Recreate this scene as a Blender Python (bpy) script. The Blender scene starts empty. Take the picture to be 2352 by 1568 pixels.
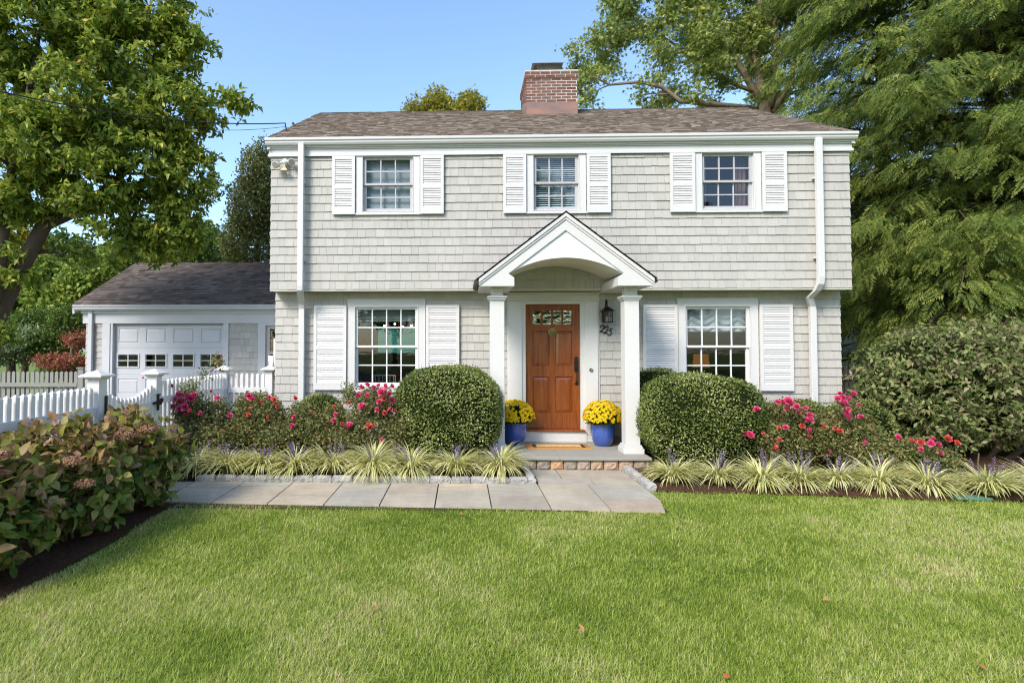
import bpy, math, random
import numpy as np
from mathutils import Vector
R_ = math.radians
random.seed(7)
RNG = np.random.default_rng(11)
sc = bpy.context.scene
COL = sc.collection

# ------------------------------------------------------------------ camera
F_PX, PPX, PPY, CAM_H = 1250.0, 1024.0, 765.0, 1.75
YAW, PITCH = R_(1.66), R_(1.6)
cam_d = bpy.data.cameras.new('camera')
cam = bpy.data.objects.new('camera', cam_d); COL.objects.link(cam)
cam.location = (0, 0, CAM_H)
cam.rotation_euler = (R_(90) + PITCH, 0, YAW)
cam_d.sensor_width = 36.0
cam_d.lens = 36.0 * F_PX / 2352.0
cam_d.shift_x = (1176 - PPX) / 2352.0
cam_d.shift_y = -(784 - PPY) / 2352.0
cam_d.clip_end = 3000
sc.camera = cam

# ------------------------------------------------------------------ sky, sun, exposure
SUN_AZ, SUN_EL = 38.0, 41.0      # degrees left of straight behind the camera, height
world = bpy.data.worlds.new('World'); sc.world = world
world.use_nodes = True
wn = world.node_tree.nodes; wl = world.node_tree.links
bg = wn['Background']
sky = wn.new('ShaderNodeTexSky'); sky.sky_type = 'NISHITA'; sky.sun_disc = False
sky.sun_elevation = R_(SUN_EL); sky.sun_rotation = R_(180 + SUN_AZ)
sky.air_density = 1.0; sky.dust_density = 1.0; sky.ozone_density = 1.0
skm = wn.new('ShaderNodeMix'); skm.data_type = 'RGBA'; skm.blend_type = 'MULTIPLY'; skm.inputs[0].default_value = 1.0
skm.inputs[7].default_value = (0.89, 0.965, 1.03, 1)
wl.new(sky.outputs[0], skm.inputs[6]); wl.new(skm.outputs[2], bg.inputs[0]); bg.inputs[1].default_value = 0.15
sd = bpy.data.lights.new('sun', 'SUN'); sd.energy = 1.95; sd.angle = R_(18); sd.color = (1.0, 0.91, 0.80)
sun = bpy.data.objects.new('sun', sd); COL.objects.link(sun)
sdir = Vector((-math.sin(R_(SUN_AZ)) * math.cos(R_(SUN_EL)), -math.cos(R_(SUN_AZ)) * math.cos(R_(SUN_EL)), math.sin(R_(SUN_EL))))
sun.rotation_euler = sdir.to_track_quat('Z', 'Y').to_euler(); sun.location = (-10, -10, 20)
sc.view_settings.view_transform = 'Standard'; sc.view_settings.look = 'None'
sc.view_settings.gamma = 1.0; sc.view_settings.exposure = 1.25
try:
    sc.cycles.use_denoising = True; sc.cycles.denoising_prefilter = 'NONE'; sc.cycles.filter_width = 1.15
    sc.cycles.max_bounces = 8; sc.cycles.transparent_max_bounces = 12
    sc.cycles.use_adaptive_sampling = True; sc.cycles.adaptive_threshold = 0.005
    sc.cycles.sample_clamp_indirect = 4.0; sc.cycles.sample_clamp_direct = 12.0
    sc.cycles.caustics_reflective = False; sc.cycles.caustics_refractive = False
except Exception: pass

# ------------------------------------------------------------------ pixel of the measured photo -> point at a depth
_R = Vector((math.cos(YAW), math.sin(YAW), 0))
_F = Vector((-math.sin(YAW) * math.cos(PITCH), math.cos(YAW) * math.cos(PITCH), math.sin(PITCH)))
_U = _R.cross(_F)
def at(px, py, Y):
    d = _F + _R * ((px - PPX) / F_PX) - _U * ((py - PPY) / F_PX)
    return Vector((0, 0, CAM_H)) + d * (Y / d.y)

# ------------------------------------------------------------------ materials
def srgb(r, g, b):
    return tuple(((c / 255) / 12.92 if c / 255 <= 0.04045 else ((c / 255 + 0.055) / 1.055) ** 2.4) for c in (r, g, b))
def ramp_node(nt, cols, inp):
    r = nt.nodes.new('ShaderNodeValToRGB')
    el = r.color_ramp.elements
    n = len(cols)
    for i, c in enumerate(cols):
        p = c[1] if isinstance(c[0], tuple) else i / max(1, n - 1)
        cc = c[0] if isinstance(c[0], tuple) else c
        e = el[i] if i < 2 else el.new(p)
        e.position = p; e.color = (*cc[:3], 1)
    nt.links.new(inp, r.inputs[0]); return r
def coords(nt, scale=(1, 1, 1), space='Object'):
    tc = nt.nodes.new('ShaderNodeTexCoord'); mp = nt.nodes.new('ShaderNodeMapping')
    mp.inputs['Scale'].default_value = scale
    nt.links.new(tc.outputs[space], mp.inputs[0]); return mp.outputs[0]
def noise(nt, vec, scale, detail=4, rough=0.55, dist=0.0):
    n = nt.nodes.new('ShaderNodeTexNoise'); n.inputs['Scale'].default_value = scale
    n.inputs['Detail'].default_value = detail; n.inputs['Roughness'].default_value = rough
    n.inputs['Distortion'].default_value = dist
    nt.links.new(vec, n.inputs['Vector']); return n.outputs[0]
def mul(nt, a, b):
    m = nt.nodes.new('ShaderNodeMix'); m.data_type = 'RGBA'; m.blend_type = 'MULTIPLY'
    m.inputs[0].default_value = 1.0
    nt.links.new(a, m.inputs[6]); nt.links.new(b, m.inputs[7]); return m.outputs[2]
MATS = {}
def mat(name, cols, rough=0.5, spec=0.4, metal=0.0, tint=False, nz=None, bump=None, stretch=(1, 1, 1), transl=0.0, coat=0.0, noise_pick=None, emit=None, sheen=0.0):
    """cols: one colour, or a palette picked by the per-piece 'tint' attribute / by noise."""
    if name in MATS: return MATS[name]
    m = bpy.data.materials.new(name); m.use_nodes = True; nt = m.node_tree
    b = nt.nodes['Principled BSDF']; out = nt.nodes['Material Output']
    vec = coords(nt, stretch)
    pal = cols if isinstance(cols, list) else [cols, cols]
    if tint:
        a = nt.nodes.new('ShaderNodeAttribute'); a.attribute_name = 'tint'
        c = ramp_node(nt, pal, a.outputs['Fac']).outputs[0]
    elif noise_pick:
        c = ramp_node(nt, pal, noise(nt, vec, noise_pick, 6, 0.6, 0.3)).outputs[0]
    else:
        rgb = nt.nodes.new('ShaderNodeRGB'); rgb.outputs[0].default_value = (*pal[0][:3], 1); c = rgb.outputs[0]
    if nz:
        for (s, amt) in (nz if isinstance(nz, list) else [nz]):
            r = ramp_node(nt, [((1 - amt,) * 3, 0.3), ((1.0 + amt * 0.4,) * 3, 0.7)], noise(nt, vec, s, 5, 0.6))
            c = mul(nt, c, r.outputs[0])
    nt.links.new(c, b.inputs['Base Color'])
    b.inputs['Roughness'].default_value = rough
    b.inputs['Specular IOR Level'].default_value = spec
    b.inputs['Metallic'].default_value = metal
    b.inputs['Coat Weight'].default_value = coat
    b.inputs['Coat Roughness'].default_value = 0.08
    if bump:
        bn = nt.nodes.new('ShaderNodeBump'); bn.inputs['Strength'].default_value = bump[1]
        bn.inputs['Distance'].default_value = bump[2] if len(bump) > 2 else 0.01
        nt.links.new(noise(nt, vec, bump[0], 6, 0.65), bn.inputs['Height'])
        nt.links.new(bn.outputs[0], b.inputs['Normal'])
    if emit:
        b.inputs['Emission Color'].default_value = (*emit[0], 1); b.inputs['Emission Strength'].default_value = emit[1]
    if transl:
        t = nt.nodes.new('ShaderNodeBsdfTranslucent'); mx = nt.nodes.new('ShaderNodeMixShader')
        mx.inputs[0].default_value = transl
        nt.links.new(c, t.inputs[0]); nt.links.new(b.outputs[0], mx.inputs[1]); nt.links.new(t.outputs[0], mx.inputs[2])
        nt.links.new(mx.outputs[0], out.inputs[0])
    MATS[name] = m; return m

def glass_mat(name, fac=0.12, tintc=(0.85, 0.9, 0.9), wav=0.02):
    m = bpy.data.materials.new(name); m.use_nodes = True; nt = m.node_tree
    nt.nodes.remove(nt.nodes['Principled BSDF']); out = nt.nodes['Material Output']
    tr = nt.nodes.new('ShaderNodeBsdfTransparent'); tr.inputs[0].default_value = (*tintc, 1)
    gl = nt.nodes.new('ShaderNodeBsdfGlossy'); gl.inputs['Roughness'].default_value = 0.02
    bn = nt.nodes.new('ShaderNodeBump'); bn.inputs['Strength'].default_value = wav; bn.inputs['Distance'].default_value = 0.02
    nt.links.new(noise(nt, coords(nt, (1, 1, 2.5)), 5.0, 2), bn.inputs['Height']); nt.links.new(bn.outputs[0], gl.inputs['Normal'])
    mx = nt.nodes.new('ShaderNodeMixShader'); mx.inputs[0].default_value = fac
    nt.links.new(tr.outputs[0], mx.inputs[1]); nt.links.new(gl.outputs[0], mx.inputs[2]); nt.links.new(mx.outputs[0], out.inputs[0])
    return m

WHITE = mat('white_paint', srgb(206, 205, 202), 0.45, 0.4, nz=[(1.6, 0.04), (25, 0.03)])
WHITE_SH = mat('shutter_paint', srgb(208, 206, 204), 0.4, 0.4, nz=(3, .03))
FENCEW = mat('fence_vinyl', srgb(214, 212, 209), 0.4, 0.4, nz=(2.5, .05))
GUT = mat('gutter_metal', srgb(200, 199, 196), 0.3, 0.5)
SASH = mat('sash_paint_grey', srgb(178, 176, 178), 0.45)
SASHW = mat('sash_paint_white', srgb(222, 224, 226), 0.45)
GARW = mat('shaded_garage_paint', srgb(192, 194, 200), 0.5, nz=(3, 0.06))  # white paint darkened, the tree's shade on the garage put into its colour
SHING = mat('cedar_shingle_paint', [srgb(177, 174, 167), srgb(182, 179, 172), srgb(185, 182, 175)], 0.75, 0.25, tint=True, nz=[(1.3, 0.07), (6, .04), (50, 0.06)], bump=(90, 0.2, 0.004), stretch=(1, 1, 0.25))
SHING_G = mat('garage_shingle_paint', [srgb(170, 168, 165), srgb(184, 182, 180)], 0.75, 0.25, tint=True, nz=(60, 0.06))
BACK = mat('wall_backing', srgb(105, 103, 98), 0.9)
ROOF = mat('asphalt_shingle', [srgb(112, 100, 89), srgb(130, 117, 105), srgb(142, 129, 116), srgb(122, 110, 99), srgb(154, 140, 126)], 0.9, 0.2, tint=True, nz=(90, 0.15))
ROOF_G = mat('dark_asphalt_shingle', [srgb(74, 66, 61), srgb(96, 86, 80), srgb(112, 100, 93), srgb(86, 78, 72), srgb(122, 110, 102)], 0.9, 0.2, tint=True, nz=[(90, 0.15), (0.9, 0.2)])
DARKROOF = mat('porch_asphalt', [srgb(40, 38, 38), srgb(62, 58, 55)], 0.9, 0.2, tint=True)
BRICK = mat('old_brick', [srgb(104, 72, 64), srgb(130, 88, 76), srgb(118, 98, 92), srgb(138, 92, 76), srgb(100, 88, 84)], 0.9, 0.2, tint=True, nz=[(14, 0.3), (60, 0.2)], bump=(60, 0.5, 0.01))
MORTAR = mat('mortar', srgb(204, 194, 184), 0.95, 0.1, nz=(20, 0.2))
COPPER = mat('weathered_copper', [srgb(98, 86, 84), srgb(156, 116, 98), srgb(122, 104, 98), srgb(134, 98, 84)], 0.6, 0.4, metal=0.15, noise_pick=2.2, stretch=(1, 1, 3))
STEEL = mat('steel_mesh', srgb(150, 146, 142), 0.5, 0.5, metal=0.3)
BLACK = mat('black_iron', srgb(32, 31, 32), 0.45, 0.5, metal=0.3)
WOODD = mat('mahogany_door', [srgb(66, 30, 12), srgb(118, 58, 24), srgb(150, 80, 36), srgb(92, 44, 18)], 0.25, 0.5, noise_pick=4.0, nz=(40, 0.35), stretch=(6, 6, 0.45), coat=0.25)
BRASS = mat('aged_brass', srgb(150, 128, 78), 0.5, 0.4, metal=0.3)
FLAG = mat('bluestone', [srgb(160, 151, 138), srgb(182, 169, 147), srgb(168, 163, 149), srgb(186, 171, 147), srgb(170, 164, 150), srgb(176, 158, 136)], 0.8, 0.25, tint=True, nz=[(2.2, 0.2), (9, .12), (40, 0.12)], bump=(9, 0.25, 0.01))
SLAB = mat('stoop_bluestone', [srgb(138, 138, 130), srgb(152, 150, 140), srgb(146, 142, 128)], 0.7, 0.3, noise_pick=2.0, nz=(30, 0.1), bump=(14, 0.2, 0.01))
GRANITE = mat('granite', [srgb(112, 113, 116), srgb(178, 176, 172), srgb(138, 137, 136)], 0.85, 0.3, noise_pick=30.0, nz=[(90, 0.4), (7, 0.2)], bump=(18, 0.9, 0.02))
TANST = mat('tan_stone', [srgb(150, 138, 126), srgb(178, 150, 122), srgb(196, 156, 120), srgb(160, 150, 142)], 0.85, 0.3, tint=True, nz=[(20, 0.25)], bump=(18, 0.8, 0.02))
MULCH = mat('bark_mulch', [srgb(46, 32, 24), srgb(88, 64, 50), srgb(132, 102, 82)], 0.95, 0.1, noise_pick=38.0, bump=(45, 1.0, 0.05))
ASPH = mat('driveway_asphalt', srgb(96, 96, 98), 0.9, 0.2, nz=(40, 0.2))
BARK = mat('grey_bark', [srgb(58, 48, 40), srgb(92, 80, 68), srgb(70, 60, 50)], 0.95, 0.1, noise_pick=14.0, bump=(30, 0.8, 0.02), stretch=(1, 1, 0.4))
BARKL = mat('pale_bark', [srgb(96, 84, 70), srgb(136, 122, 104), srgb(112, 98, 82)], 0.95, 0.1, noise_pick=10.0, bump=(30, 0.8, 0.02), stretch=(1, 1, 0.4))
GREYF = mat('weathered_fence', [srgb(128, 128, 124), srgb(150, 150, 144)], 0.9, 0.1, noise_pick=8.0)
BROWNF = mat('brown_fence', [srgb(92, 84, 76), srgb(124, 114, 102)], 0.9, 0.1, noise_pick=8.0)
GLASS = glass_mat('window_glass', 0.08, wav=0.02)
GLASSD = glass_mat('door_glass', 0.65, wav=0.6)
ROOMW = mat('room_plaster', srgb(70, 62, 54), 0.9, 0.1)
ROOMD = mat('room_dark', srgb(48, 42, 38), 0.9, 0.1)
BLUEPOT = mat('blue_glaze', [srgb(30, 48, 118), srgb(54, 82, 158), srgb(82, 110, 180)], 0.15, 0.6, noise_pick=3.0, coat=0.6, stretch=(1, 1, 0.6))

# ------------------------------------------------------------------ mesh helpers
class MB:
    def __init__(s): s.v = []; s.f = []; s.t = []; s.cur = 0.5
    def add(s, vs, fs, t=None):
        n = len(s.v); s.v += [tuple(v) for v in vs]; s.f += [tuple(i + n for i in f) for f in fs]
        s.t += [s.cur if t is None else t] * len(vs); return s
    def box(s, x0, x1, y0, y1, z0, z1, t=None):
        vs = [(x, y, z) for z in (z0, z1) for y in (y0, y1) for x in (x0, x1)]
        return s.add(vs, [(0, 2, 3, 1), (4, 5, 7, 6), (0, 1, 5, 4), (2, 6, 7, 3), (0, 4, 6, 2), (1, 3, 7, 5)], t)
    def frustum(s, cx, cy, z0, z1, a0, b0, a1, b1):
        vs = [(cx + sx * a, cy + sy * b, z) for z, a, b in ((z0, a0, b0), (z1, a1, b1)) for sy in (-1, 1) for sx in (-1, 1)]
        return s.add(vs, [(0, 2, 3, 1), (4, 5, 7, 6), (0, 1, 5, 4), (2, 6, 7, 3), (0, 4, 6, 2), (1, 3, 7, 5)])
    def prism(s, poly, a0, a1, axis='y'):
        n = len(poly)
        if axis == 'y': vs = [(p[0], a, p[1]) for a in (a0, a1) for p in poly]
        elif axis == 'x': vs = [(a, p[0], p[1]) for a in (a0, a1) for p in poly]
        else: vs = [(p[0], p[1], a) for a in (a0, a1) for p in poly]
        fs = [tuple(range(n)), tuple(range(2 * n - 1, n - 1, -1))]
        fs += [(i, i + n, (i + 1) % n + n, (i + 1) % n) for i in range(n)]
        return s.add(vs, fs)
    def tube(s, pts, r, k=6, r2=None, cap=True):
        pts = [Vector(p) for p in pts]; n = len(pts); rings = []
        base = len(s.v); prev = None
        for i, p in enumerate(pts):
            d = (pts[min(i + 1, n - 1)] - pts[max(i - 1, 0)]).normalized()
            u = d.cross(Vector((0, 0, 1))) if prev is None else prev - d * prev.dot(d)
            if u.length < 1e-4: u = d.cross(Vector((1, 0, 0)))
            u.normalize(); prev = u; w = d.cross(u)
            rr = (r[i] if isinstance(r, (list, tuple)) else (r if r2 is None else r + (r2 - r) * i / max(1, n - 1)))
            for j in range(k):
                a = 2 * math.pi * (j + 0.5) / k
                s.v.append(tuple(p + (u * math.cos(a) + w * math.sin(a)) * rr)); s.t.append(s.cur)
        for i in range(n - 1):
            for j in range(k):
                a, b = base + i * k + j, base + i * k + (j + 1) % k
                s.f.append((a, b, b + k, a + k))
        if cap:
            s.f.append(tuple(base + j for j in range(k))[::-1]); s.f.append(tuple(base + (n - 1) * k + j for j in range(k)))
        return s
    def lathe(s, prof, cx, cy, k=32):
        base = len(s.v)
        for (r, z) in prof:
            for j in range(k):
                a = 2 * math.pi * j / k; s.v.append((cx + r * math.cos(a), cy + r * math.sin(a), z)); s.t.append(s.cur)
        for i in range(len(prof) - 1):
            for j in range(k):
                a, b = base + i * k + j, base + i * k + (j + 1) % k
                s.f.append((a, b, b + k, a + k))
        s.f.append(tuple(base + j for j in range(k))[::-1]); s.f.append(tuple(base + (len(prof) - 1) * k + j for j in range(k)))
        return s
    def ball(s, c, r, k=10, sq=(1, 1, 1)):
        prof = [(max(1e-4, math.sin(math.pi * i / k)), -math.cos(math.pi * i / k)) for i in range(k + 1)]
        base = len(s.v); kk = k + 2
        for (a, b) in prof:
            for j in range(kk):
                t = 2 * math.pi * j / kk
                s.v.append((c[0] + r * a * math.cos(t) * sq[0], c[1] + r * a * math.sin(t) * sq[1], c[2] + r * b * sq[2])); s.t.append(s.cur)
        for i in range(k):
            for j in range(kk):
                a, b = base + i * kk + j, base + i * kk + (j + 1) % kk
                s.f.append((a, b, b + kk, a + kk))
        return s
    def build(s, name, m, parent=None, smooth=False, bevel=0):
        me = bpy.data.meshes.new(name); me.from_pydata(s.v, [], s.f); me.update()
        at_ = me.attributes.new('tint', 'FLOAT', 'POINT'); at_.data.foreach_set('value', s.t)
        me.materials.append(m)
        if smooth: me.polygons.foreach_set('use_smooth', [True] * len(me.polygons))
        o = bpy.data.objects.new(name, me); COL.objects.link(o)
        if parent is not None: o.parent = parent
        if bevel:
            bm = o.modifiers.new('edge', 'BEVEL'); bm.width = bevel; bm.segments = 2; bm.limit_method = 'ANGLE'
        return o
def np_mesh(name, V, Fc, tint, m, parent=None):
    """fast mesh: V (n,3), Fc (m,k) faces of equal size"""
    me = bpy.data.meshes.new(name); n = len(V); mf, k = Fc.shape
    me.vertices.add(n); me.vertices.foreach_set('co', V.astype(np.float32).ravel())
    me.loops.add(mf * k); me.loops.foreach_set('vertex_index', Fc.astype(np.int32).ravel())
    me.polygons.add(mf); me.polygons.foreach_set('loop_start', np.arange(0, mf * k, k, dtype=np.int32))
    me.update(calc_edges=True); me.validate()
    a = me.attributes.new('tint', 'FLOAT', 'POINT'); a.data.foreach_set('value', tint.astype(np.float32))
    me.materials.append(m)
    o = bpy.data.objects.new(name, me); COL.objects.link(o)
    if parent is not None: o.parent = parent
    return o
def tag(o, label=None, cat=None, group=None, kind=None):
    if label: o['label'] = label
    if cat: o['category'] = cat
    if group: o['group'] = group
    if kind: o['kind'] = kind
    return o
def empty(name, loc=(0, 0, 0), label=None, cat=None, group=None):
    o = bpy.data.objects.new(name, None); COL.objects.link(o); o.location = loc
    o.empty_display_size = 0.2
    return tag(o, label, cat, group)
def world_child(o, root):
    """parent a mesh modelled in world coordinates to a root standing somewhere"""
    o.parent = root; o.location = -Vector(root.location); return o

def cut(rect, holes):
    out = [rect]
    for (hx0, hx1, hz0, hz1) in holes:
        nxt = []
        for (x0, x1, z0, z1) in out:
            if hx1 <= x0 or hx0 >= x1 or hz1 <= z0 or hz0 >= z1: nxt.append((x0, x1, z0, z1)); continue
            if hx0 > x0: nxt.append((x0, hx0, z0, z1))
            if hx1 < x1: nxt.append((hx1, x1, z0, z1))
            a, b = max(x0, hx0), min(x1, hx1)
            if hz0 > z0: nxt.append((a, b, z0, hz0))
            if hz1 < z1: nxt.append((a, b, hz1, z1))
        out = nxt
    return out
def shingles(mb, u0, u1, z0, z1, plane, holes, expo=0.144, axis='front', sign=1, wr=(0.095, 0.19), taper=0):
    """courses of cedar shingles. axis front: u=x, face towards -y at y=plane; side: u=y, face towards sign*x at x=plane"""
    rows = int(math.ceil((z1 - z0) / expo)); rnd = random.Random(int(u0 * 100) + rows)
    def pt(u, d, z):      # d = how far it stands proud
        return (u, plane - d, z) if axis == 'front' else (plane + sign * d, u, z)
    for r in range(rows):
        za, zb = z0 + r * expo, min(z1, z0 + (r + 1) * expo)
        u = u0 - rnd.random() * 0.08
        sl = (za - z0) / max(0.01, z1 - z0) * taper
        a_, b_ = u0 + sl, u1 - sl
        while u < b_:
            w = rnd.uniform(*wr); a, b = max(u + 0.0014, a_), min(u + w - 0.0014, b_)
            u += w
            if b - a < 0.012: continue
            dz = rnd.uniform(-0.0025, 0.0025); t = rnd.random(); k = rnd.uniform(0.011, 0.016)
            for (x0, x1, c0, c1) in cut((a, b, za + dz, zb), holes):
                if x1 - x0 < 0.004 or c1 - c0 < 0.004: continue
                d0 = k * (1 - (c0 - za) / expo) + 0.002; d1 = k * (1 - (c1 - za) / expo) + 0.002
                vs = [pt(x0, d0, c0), pt(x1, d0, c0), pt(x1, d1, c1), pt(x0, d1, c1), pt(x0, -0.004, c0), pt(x1, -0.004, c0), pt(x1, -0.004, c1), pt(x0, -0.004, c1)]
                mb.add(vs, [(0, 1, 2, 3), (0, 4, 5, 1), (0, 3, 7, 4), (1, 5, 6, 2)], t)
def backing(mb, x0, x1, z0, z1, y0, y1, holes):
    for (a, b, c, d) in cut((x0, x1, z0, z1), holes):
        if b - a > 0.001 and d - c > 0.001: mb.box(a, b, y0, y1, c, d)

# ================================================================== GROUND
g = MB(); N = 60
g.add([(-250, -250, -0.034), (250, -250, -0.034), (250, 250, -0.034), (-250, 250, -0.034)], [(0, 1, 2, 3)])
GROUND = mat('lawn_soil', [srgb(88, 100, 46), srgb(116, 132, 60), srgb(138, 146, 80)], 0.95, 0.1, noise_pick=2.0, nz=[(40, 0.5), (200, 0.4)])
tag(g.build('lawn_ground', GROUND), kind='structure')
def noise_sheet(name, poly_fn, x0, x1, y0, y1, step, hfn, m):
    nx, ny = int((x1 - x0) / step) + 1, int((y1 - y0) / step) + 1
    idx = {}; vs = []; fs = []
    for j in range(ny):
        for i in range(nx):
            x, y = x0 + (x1 - x0) * i / (nx - 1), y0 + (y1 - y0) * j / (ny - 1)
            idx[i, j] = len(vs); vs.append((x, y, hfn(x, y)))
    for j in range(ny - 1):
        for i in range(nx - 1):
            cx, cy = (vs[idx[i, j]][0] + vs[idx[i + 1, j]][0]) / 2, (vs[idx[i, j]][1] + vs[idx[i, j + 1]][1]) / 2
            if poly_fn(cx, cy): fs.append((idx[i, j], idx[i + 1, j], idx[i + 1, j + 1], idx[i, j + 1]))
    mb = MB(); mb.add(vs, fs); o = mb.build(name, m, smooth=True); return o
def bump2(x, y, s=1.0):
    return math.sin(x * 7.3 * s + 1.3 * math.sin(y * 5.1 * s)) * math.cos(y * 8.7 * s + math.sin(x * 6.1 * s)) * 0.5 + random.uniform(-0.5, 0.5)
def right_edge(x):   # lawn edge of the right bed
    return 6.86 + (6.49 - 6.86) * (x - 2.31) / (6.456 - 2.31) + 0.03 * math.sin(x * 2.1)
def front_edge(x):   # front edge of the walk
    return 6.19 + (5.99 - 6.19) * (x + 3.3) / (2.18 + 3.3)
tag(noise_sheet('planting_bed', lambda x, y: (x < 0.99 and y > 7.19) or (x > 2.36), -4.1, 0.98, 7.2, 9.3, 0.05, lambda x, y: 0.045 + 0.012 * bump2(x, y), MULCH), kind='structure')
tag(noise_sheet('planting_bed', lambda x, y: y > right_edge(x) + 0.02, 2.37, 11.5, 6.0, 9.3, 0.05, lambda x, y: -0.022 + min(1, max(0, (y - right_edge(x)) * 5)) * 0.05 + 0.012 * bump2(x, y), MULCH), kind='structure')
tag(noise_sheet('planting_bed', lambda x, y: x < -3.23 + 0.05 * math.sin(y * 3) and y < 6.18, -4.5, -3.1, 1.0, 6.3, 0.05, lambda x, y: -0.015 + 0.012 * bump2(x, y), MULCH), kind='structure')
dr = MB(); dr.add([(-9.6, -20, -0.026), (-4.5, -20, -0.026), (-4.5, 12.0, -0.026), (-9.6, 12.0, -0.026)], [(0, 1, 2, 3)])
tag(dr.build('driveway', ASPH), kind='structure')

# flagstone walk
fl = MB(); bed = MB()
bed.box(-3.75, 2.24, 6.02, 7.13, -0.03, -0.016); bed.box(0.99, 2.3, 7.13, 7.97, -0.03, -0.016)
JOINT = mat('joint_sand', srgb(72, 64, 52), 0.95, 0.1, nz=(30, 0.3))
cx = [-3.78, -3.5, -2.85, -2.2, -1.55, -0.92, -0.3, 0.33, 0.98, 1.62, 2.30]
dv = [6.7, 6.82, 6.9, 6.5, 6.85, 6.62, 6.8, 6.55, 6.9, 6.42]
ti = [0.1, 0.0, 0.75, 0.3, 0.15, 0.4, 0.55, 0.2, 0.8, 0.35, 0.5, 0.9, 0.3, 0.6, 0.05, 0.45, 0.7, 0.25, 0.95, 0.4, 0.62]
def stone(x0, x1, y0, y1, t, skew0=None, x1b=None):
    gp = 0.005; z = 0.0 + random.uniform(-0.002, 0.002)
    a0, a1 = x0 + gp, x1 - gp
    b1 = (x1b - gp) if x1b else a1
    yl = y0 + gp if skew0 is None else skew0(x0); yr = y0 + gp if skew0 is None else skew0(x1)
    vs = [(a0, yl, -0.028), (b1, yr, -0.028), (a1, y1 - gp, -0.028), (a0, y1 - gp, -0.028), (a0 + .003, yl + .003, z), (b1 - .003, yr + .003, z), (a1 - .003, y1 - gp - .003, z), (a0 + .003, y1 - gp - .003, z)]
    fl.add(vs, [(4, 5, 6, 7), (0, 1, 5, 4), (1, 2, 6, 5), (2, 3, 7, 6), (3, 0, 4, 7)], t)
for i in range(10):
    x0, x1 = cx[i], cx[i + 1]
    stone(x0, x1, 0, dv[i], ti[(2 * i) % 21], skew0=front_edge, x1b=(2.2 if i == 9 else None))
    stone(x0, x1, dv[i], 7.13, ti[(2 * i + 1) % 21])
stone(0.99, 1.72, 7.13, 7.42, 0.82); stone(1.72, 2.3, 7.13, 7.42, 0.3)
stone(0.99, 1.35, 7.42, 7.96, 0.4); stone(1.35, 2.3, 7.42, 7.68, 0.1); stone(1.35, 2.3, 7.68, 7.96, 0.9)
w_ = fl.build('path', FLAG); tag(w_, kind='structure')
jb = bed.build('path_joints', JOINT); tag(jb, kind='structure')

# granite edging blocks, each one a thing
def granite_block(x0, x1, y0, y1, z1, label):
    mb = MB(); nx = max(2, int((x1 - x0) / 0.03)); ny = max(2, int((y1 - y0) / 0.03)); nz_ = 4
    rnd = random.Random(int(x0 * 1000) + int(y0 * 77))
    idx = {}
    def v(i, j, k):
        key = (i, j, k)
        if key not in idx:
            x, y, z = i / nx, j / ny, k / nz_
            cxm = 0.012
            px = x0 + (x1 - x0) * x; py = y0 + (y1 - y0) * y; pz = -0.03 + (z1 + 0.03) * z
            if k == nz_:
                if i in (0, nx): px += cxm * (1 if i == 0 else -1); pz -= 0.008
                if j in (0, ny): py += cxm * (1 if j == 0 else -1); pz -= 0.008
            q = 0.0045
            idx[key] = len(mb.v); mb.v.append((px + rnd.uniform(-q, q), py + rnd.uniform(-q, q), pz + rnd.uniform(-q, q))); mb.t.append(0.5)
        return idx[key]
    for i in range(nx):
        for j in range(ny): mb.f.append((v(i, j, nz_), v(i + 1, j, nz_), v(i + 1, j + 1, nz_), v(i, j + 1, nz_)))
    for k in range(nz_):
        for i in range(nx):
            mb.f.append((v(i, 0, k), v(i + 1, 0, k), v(i + 1, 0, k + 1), v(i, 0, k + 1)))
            mb.f.append((v(i + 1, ny, k), v(i, ny, k), v(i, ny, k + 1), v(i + 1, ny, k + 1)))
        for j in range(ny):
            mb.f.append((v(0, j + 1, k), v(0, j, k), v(0, j, k + 1), v(0, j + 1, k + 1)))
            mb.f.append((v(nx, j, k), v(nx, j + 1, k), v(nx, j + 1, k + 1), v(nx, j, k + 1)))
    tag(mb.build('granite_block', GRANITE, smooth=False), label, 'edging stone', 'granite edging blocks')
ords = ['first', 'second', 'third', 'fourth', 'fifth', 'sixth', 'seventh', 'eighth', 'ninth', 'tenth', 'eleventh', 'twelfth', 'thirteenth', 'fourteenth', 'fifteenth', 'sixteenth', 'seventeenth', 'eighteenth', 'nineteenth', 'twentieth']
xs = [0.965]
lens = [.1, .24, .26, .23, .25, .27, .25, .26, .23, .25, .27, .25, .24, .26, .25, .24, .27, .26]
for L in lens: xs.append(xs[-1] - L - 0.006)
for i in range(len(lens)):
    lab = 'short grey granite block at the corner where the left edging turns to the steps' if i == 0 else \
        '%s grey granite block left of the corner block, edging the walk' % ords[i - 1]
    granite_block(xs[i + 1] + 0.006, xs[i], 7.14 + random.uniform(-.004, .004), 7.245, 0.075 + random.uniform(-.005, .005), lab)
for i, (a, b) in enumerate([(7.255, 7.47), (7.476, 7.70), (7.706, 7.93)]):
    granite_block(0.86, 0.965, a, b, 0.08, ['granite block behind the corner block, running back to the stoop', 'middle granite block of the short return beside the stoop path', 'granite block touching the stoop at left, half hidden by striped grass'][i])
for i, (a, b) in enumerate([(6.86, 7.10), (7.106, 7.36), (7.366, 7.64), (7.646, 7.92)]):
    granite_block(2.30, 2.41, a, b, 0.085, ['granite block of the right edging nearest the lawn', 'second granite block of the right edging back from the lawn', 'third granite block of the right edging back from the lawn', 'granite block of the right edging that touches the stoop'][i])

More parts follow.
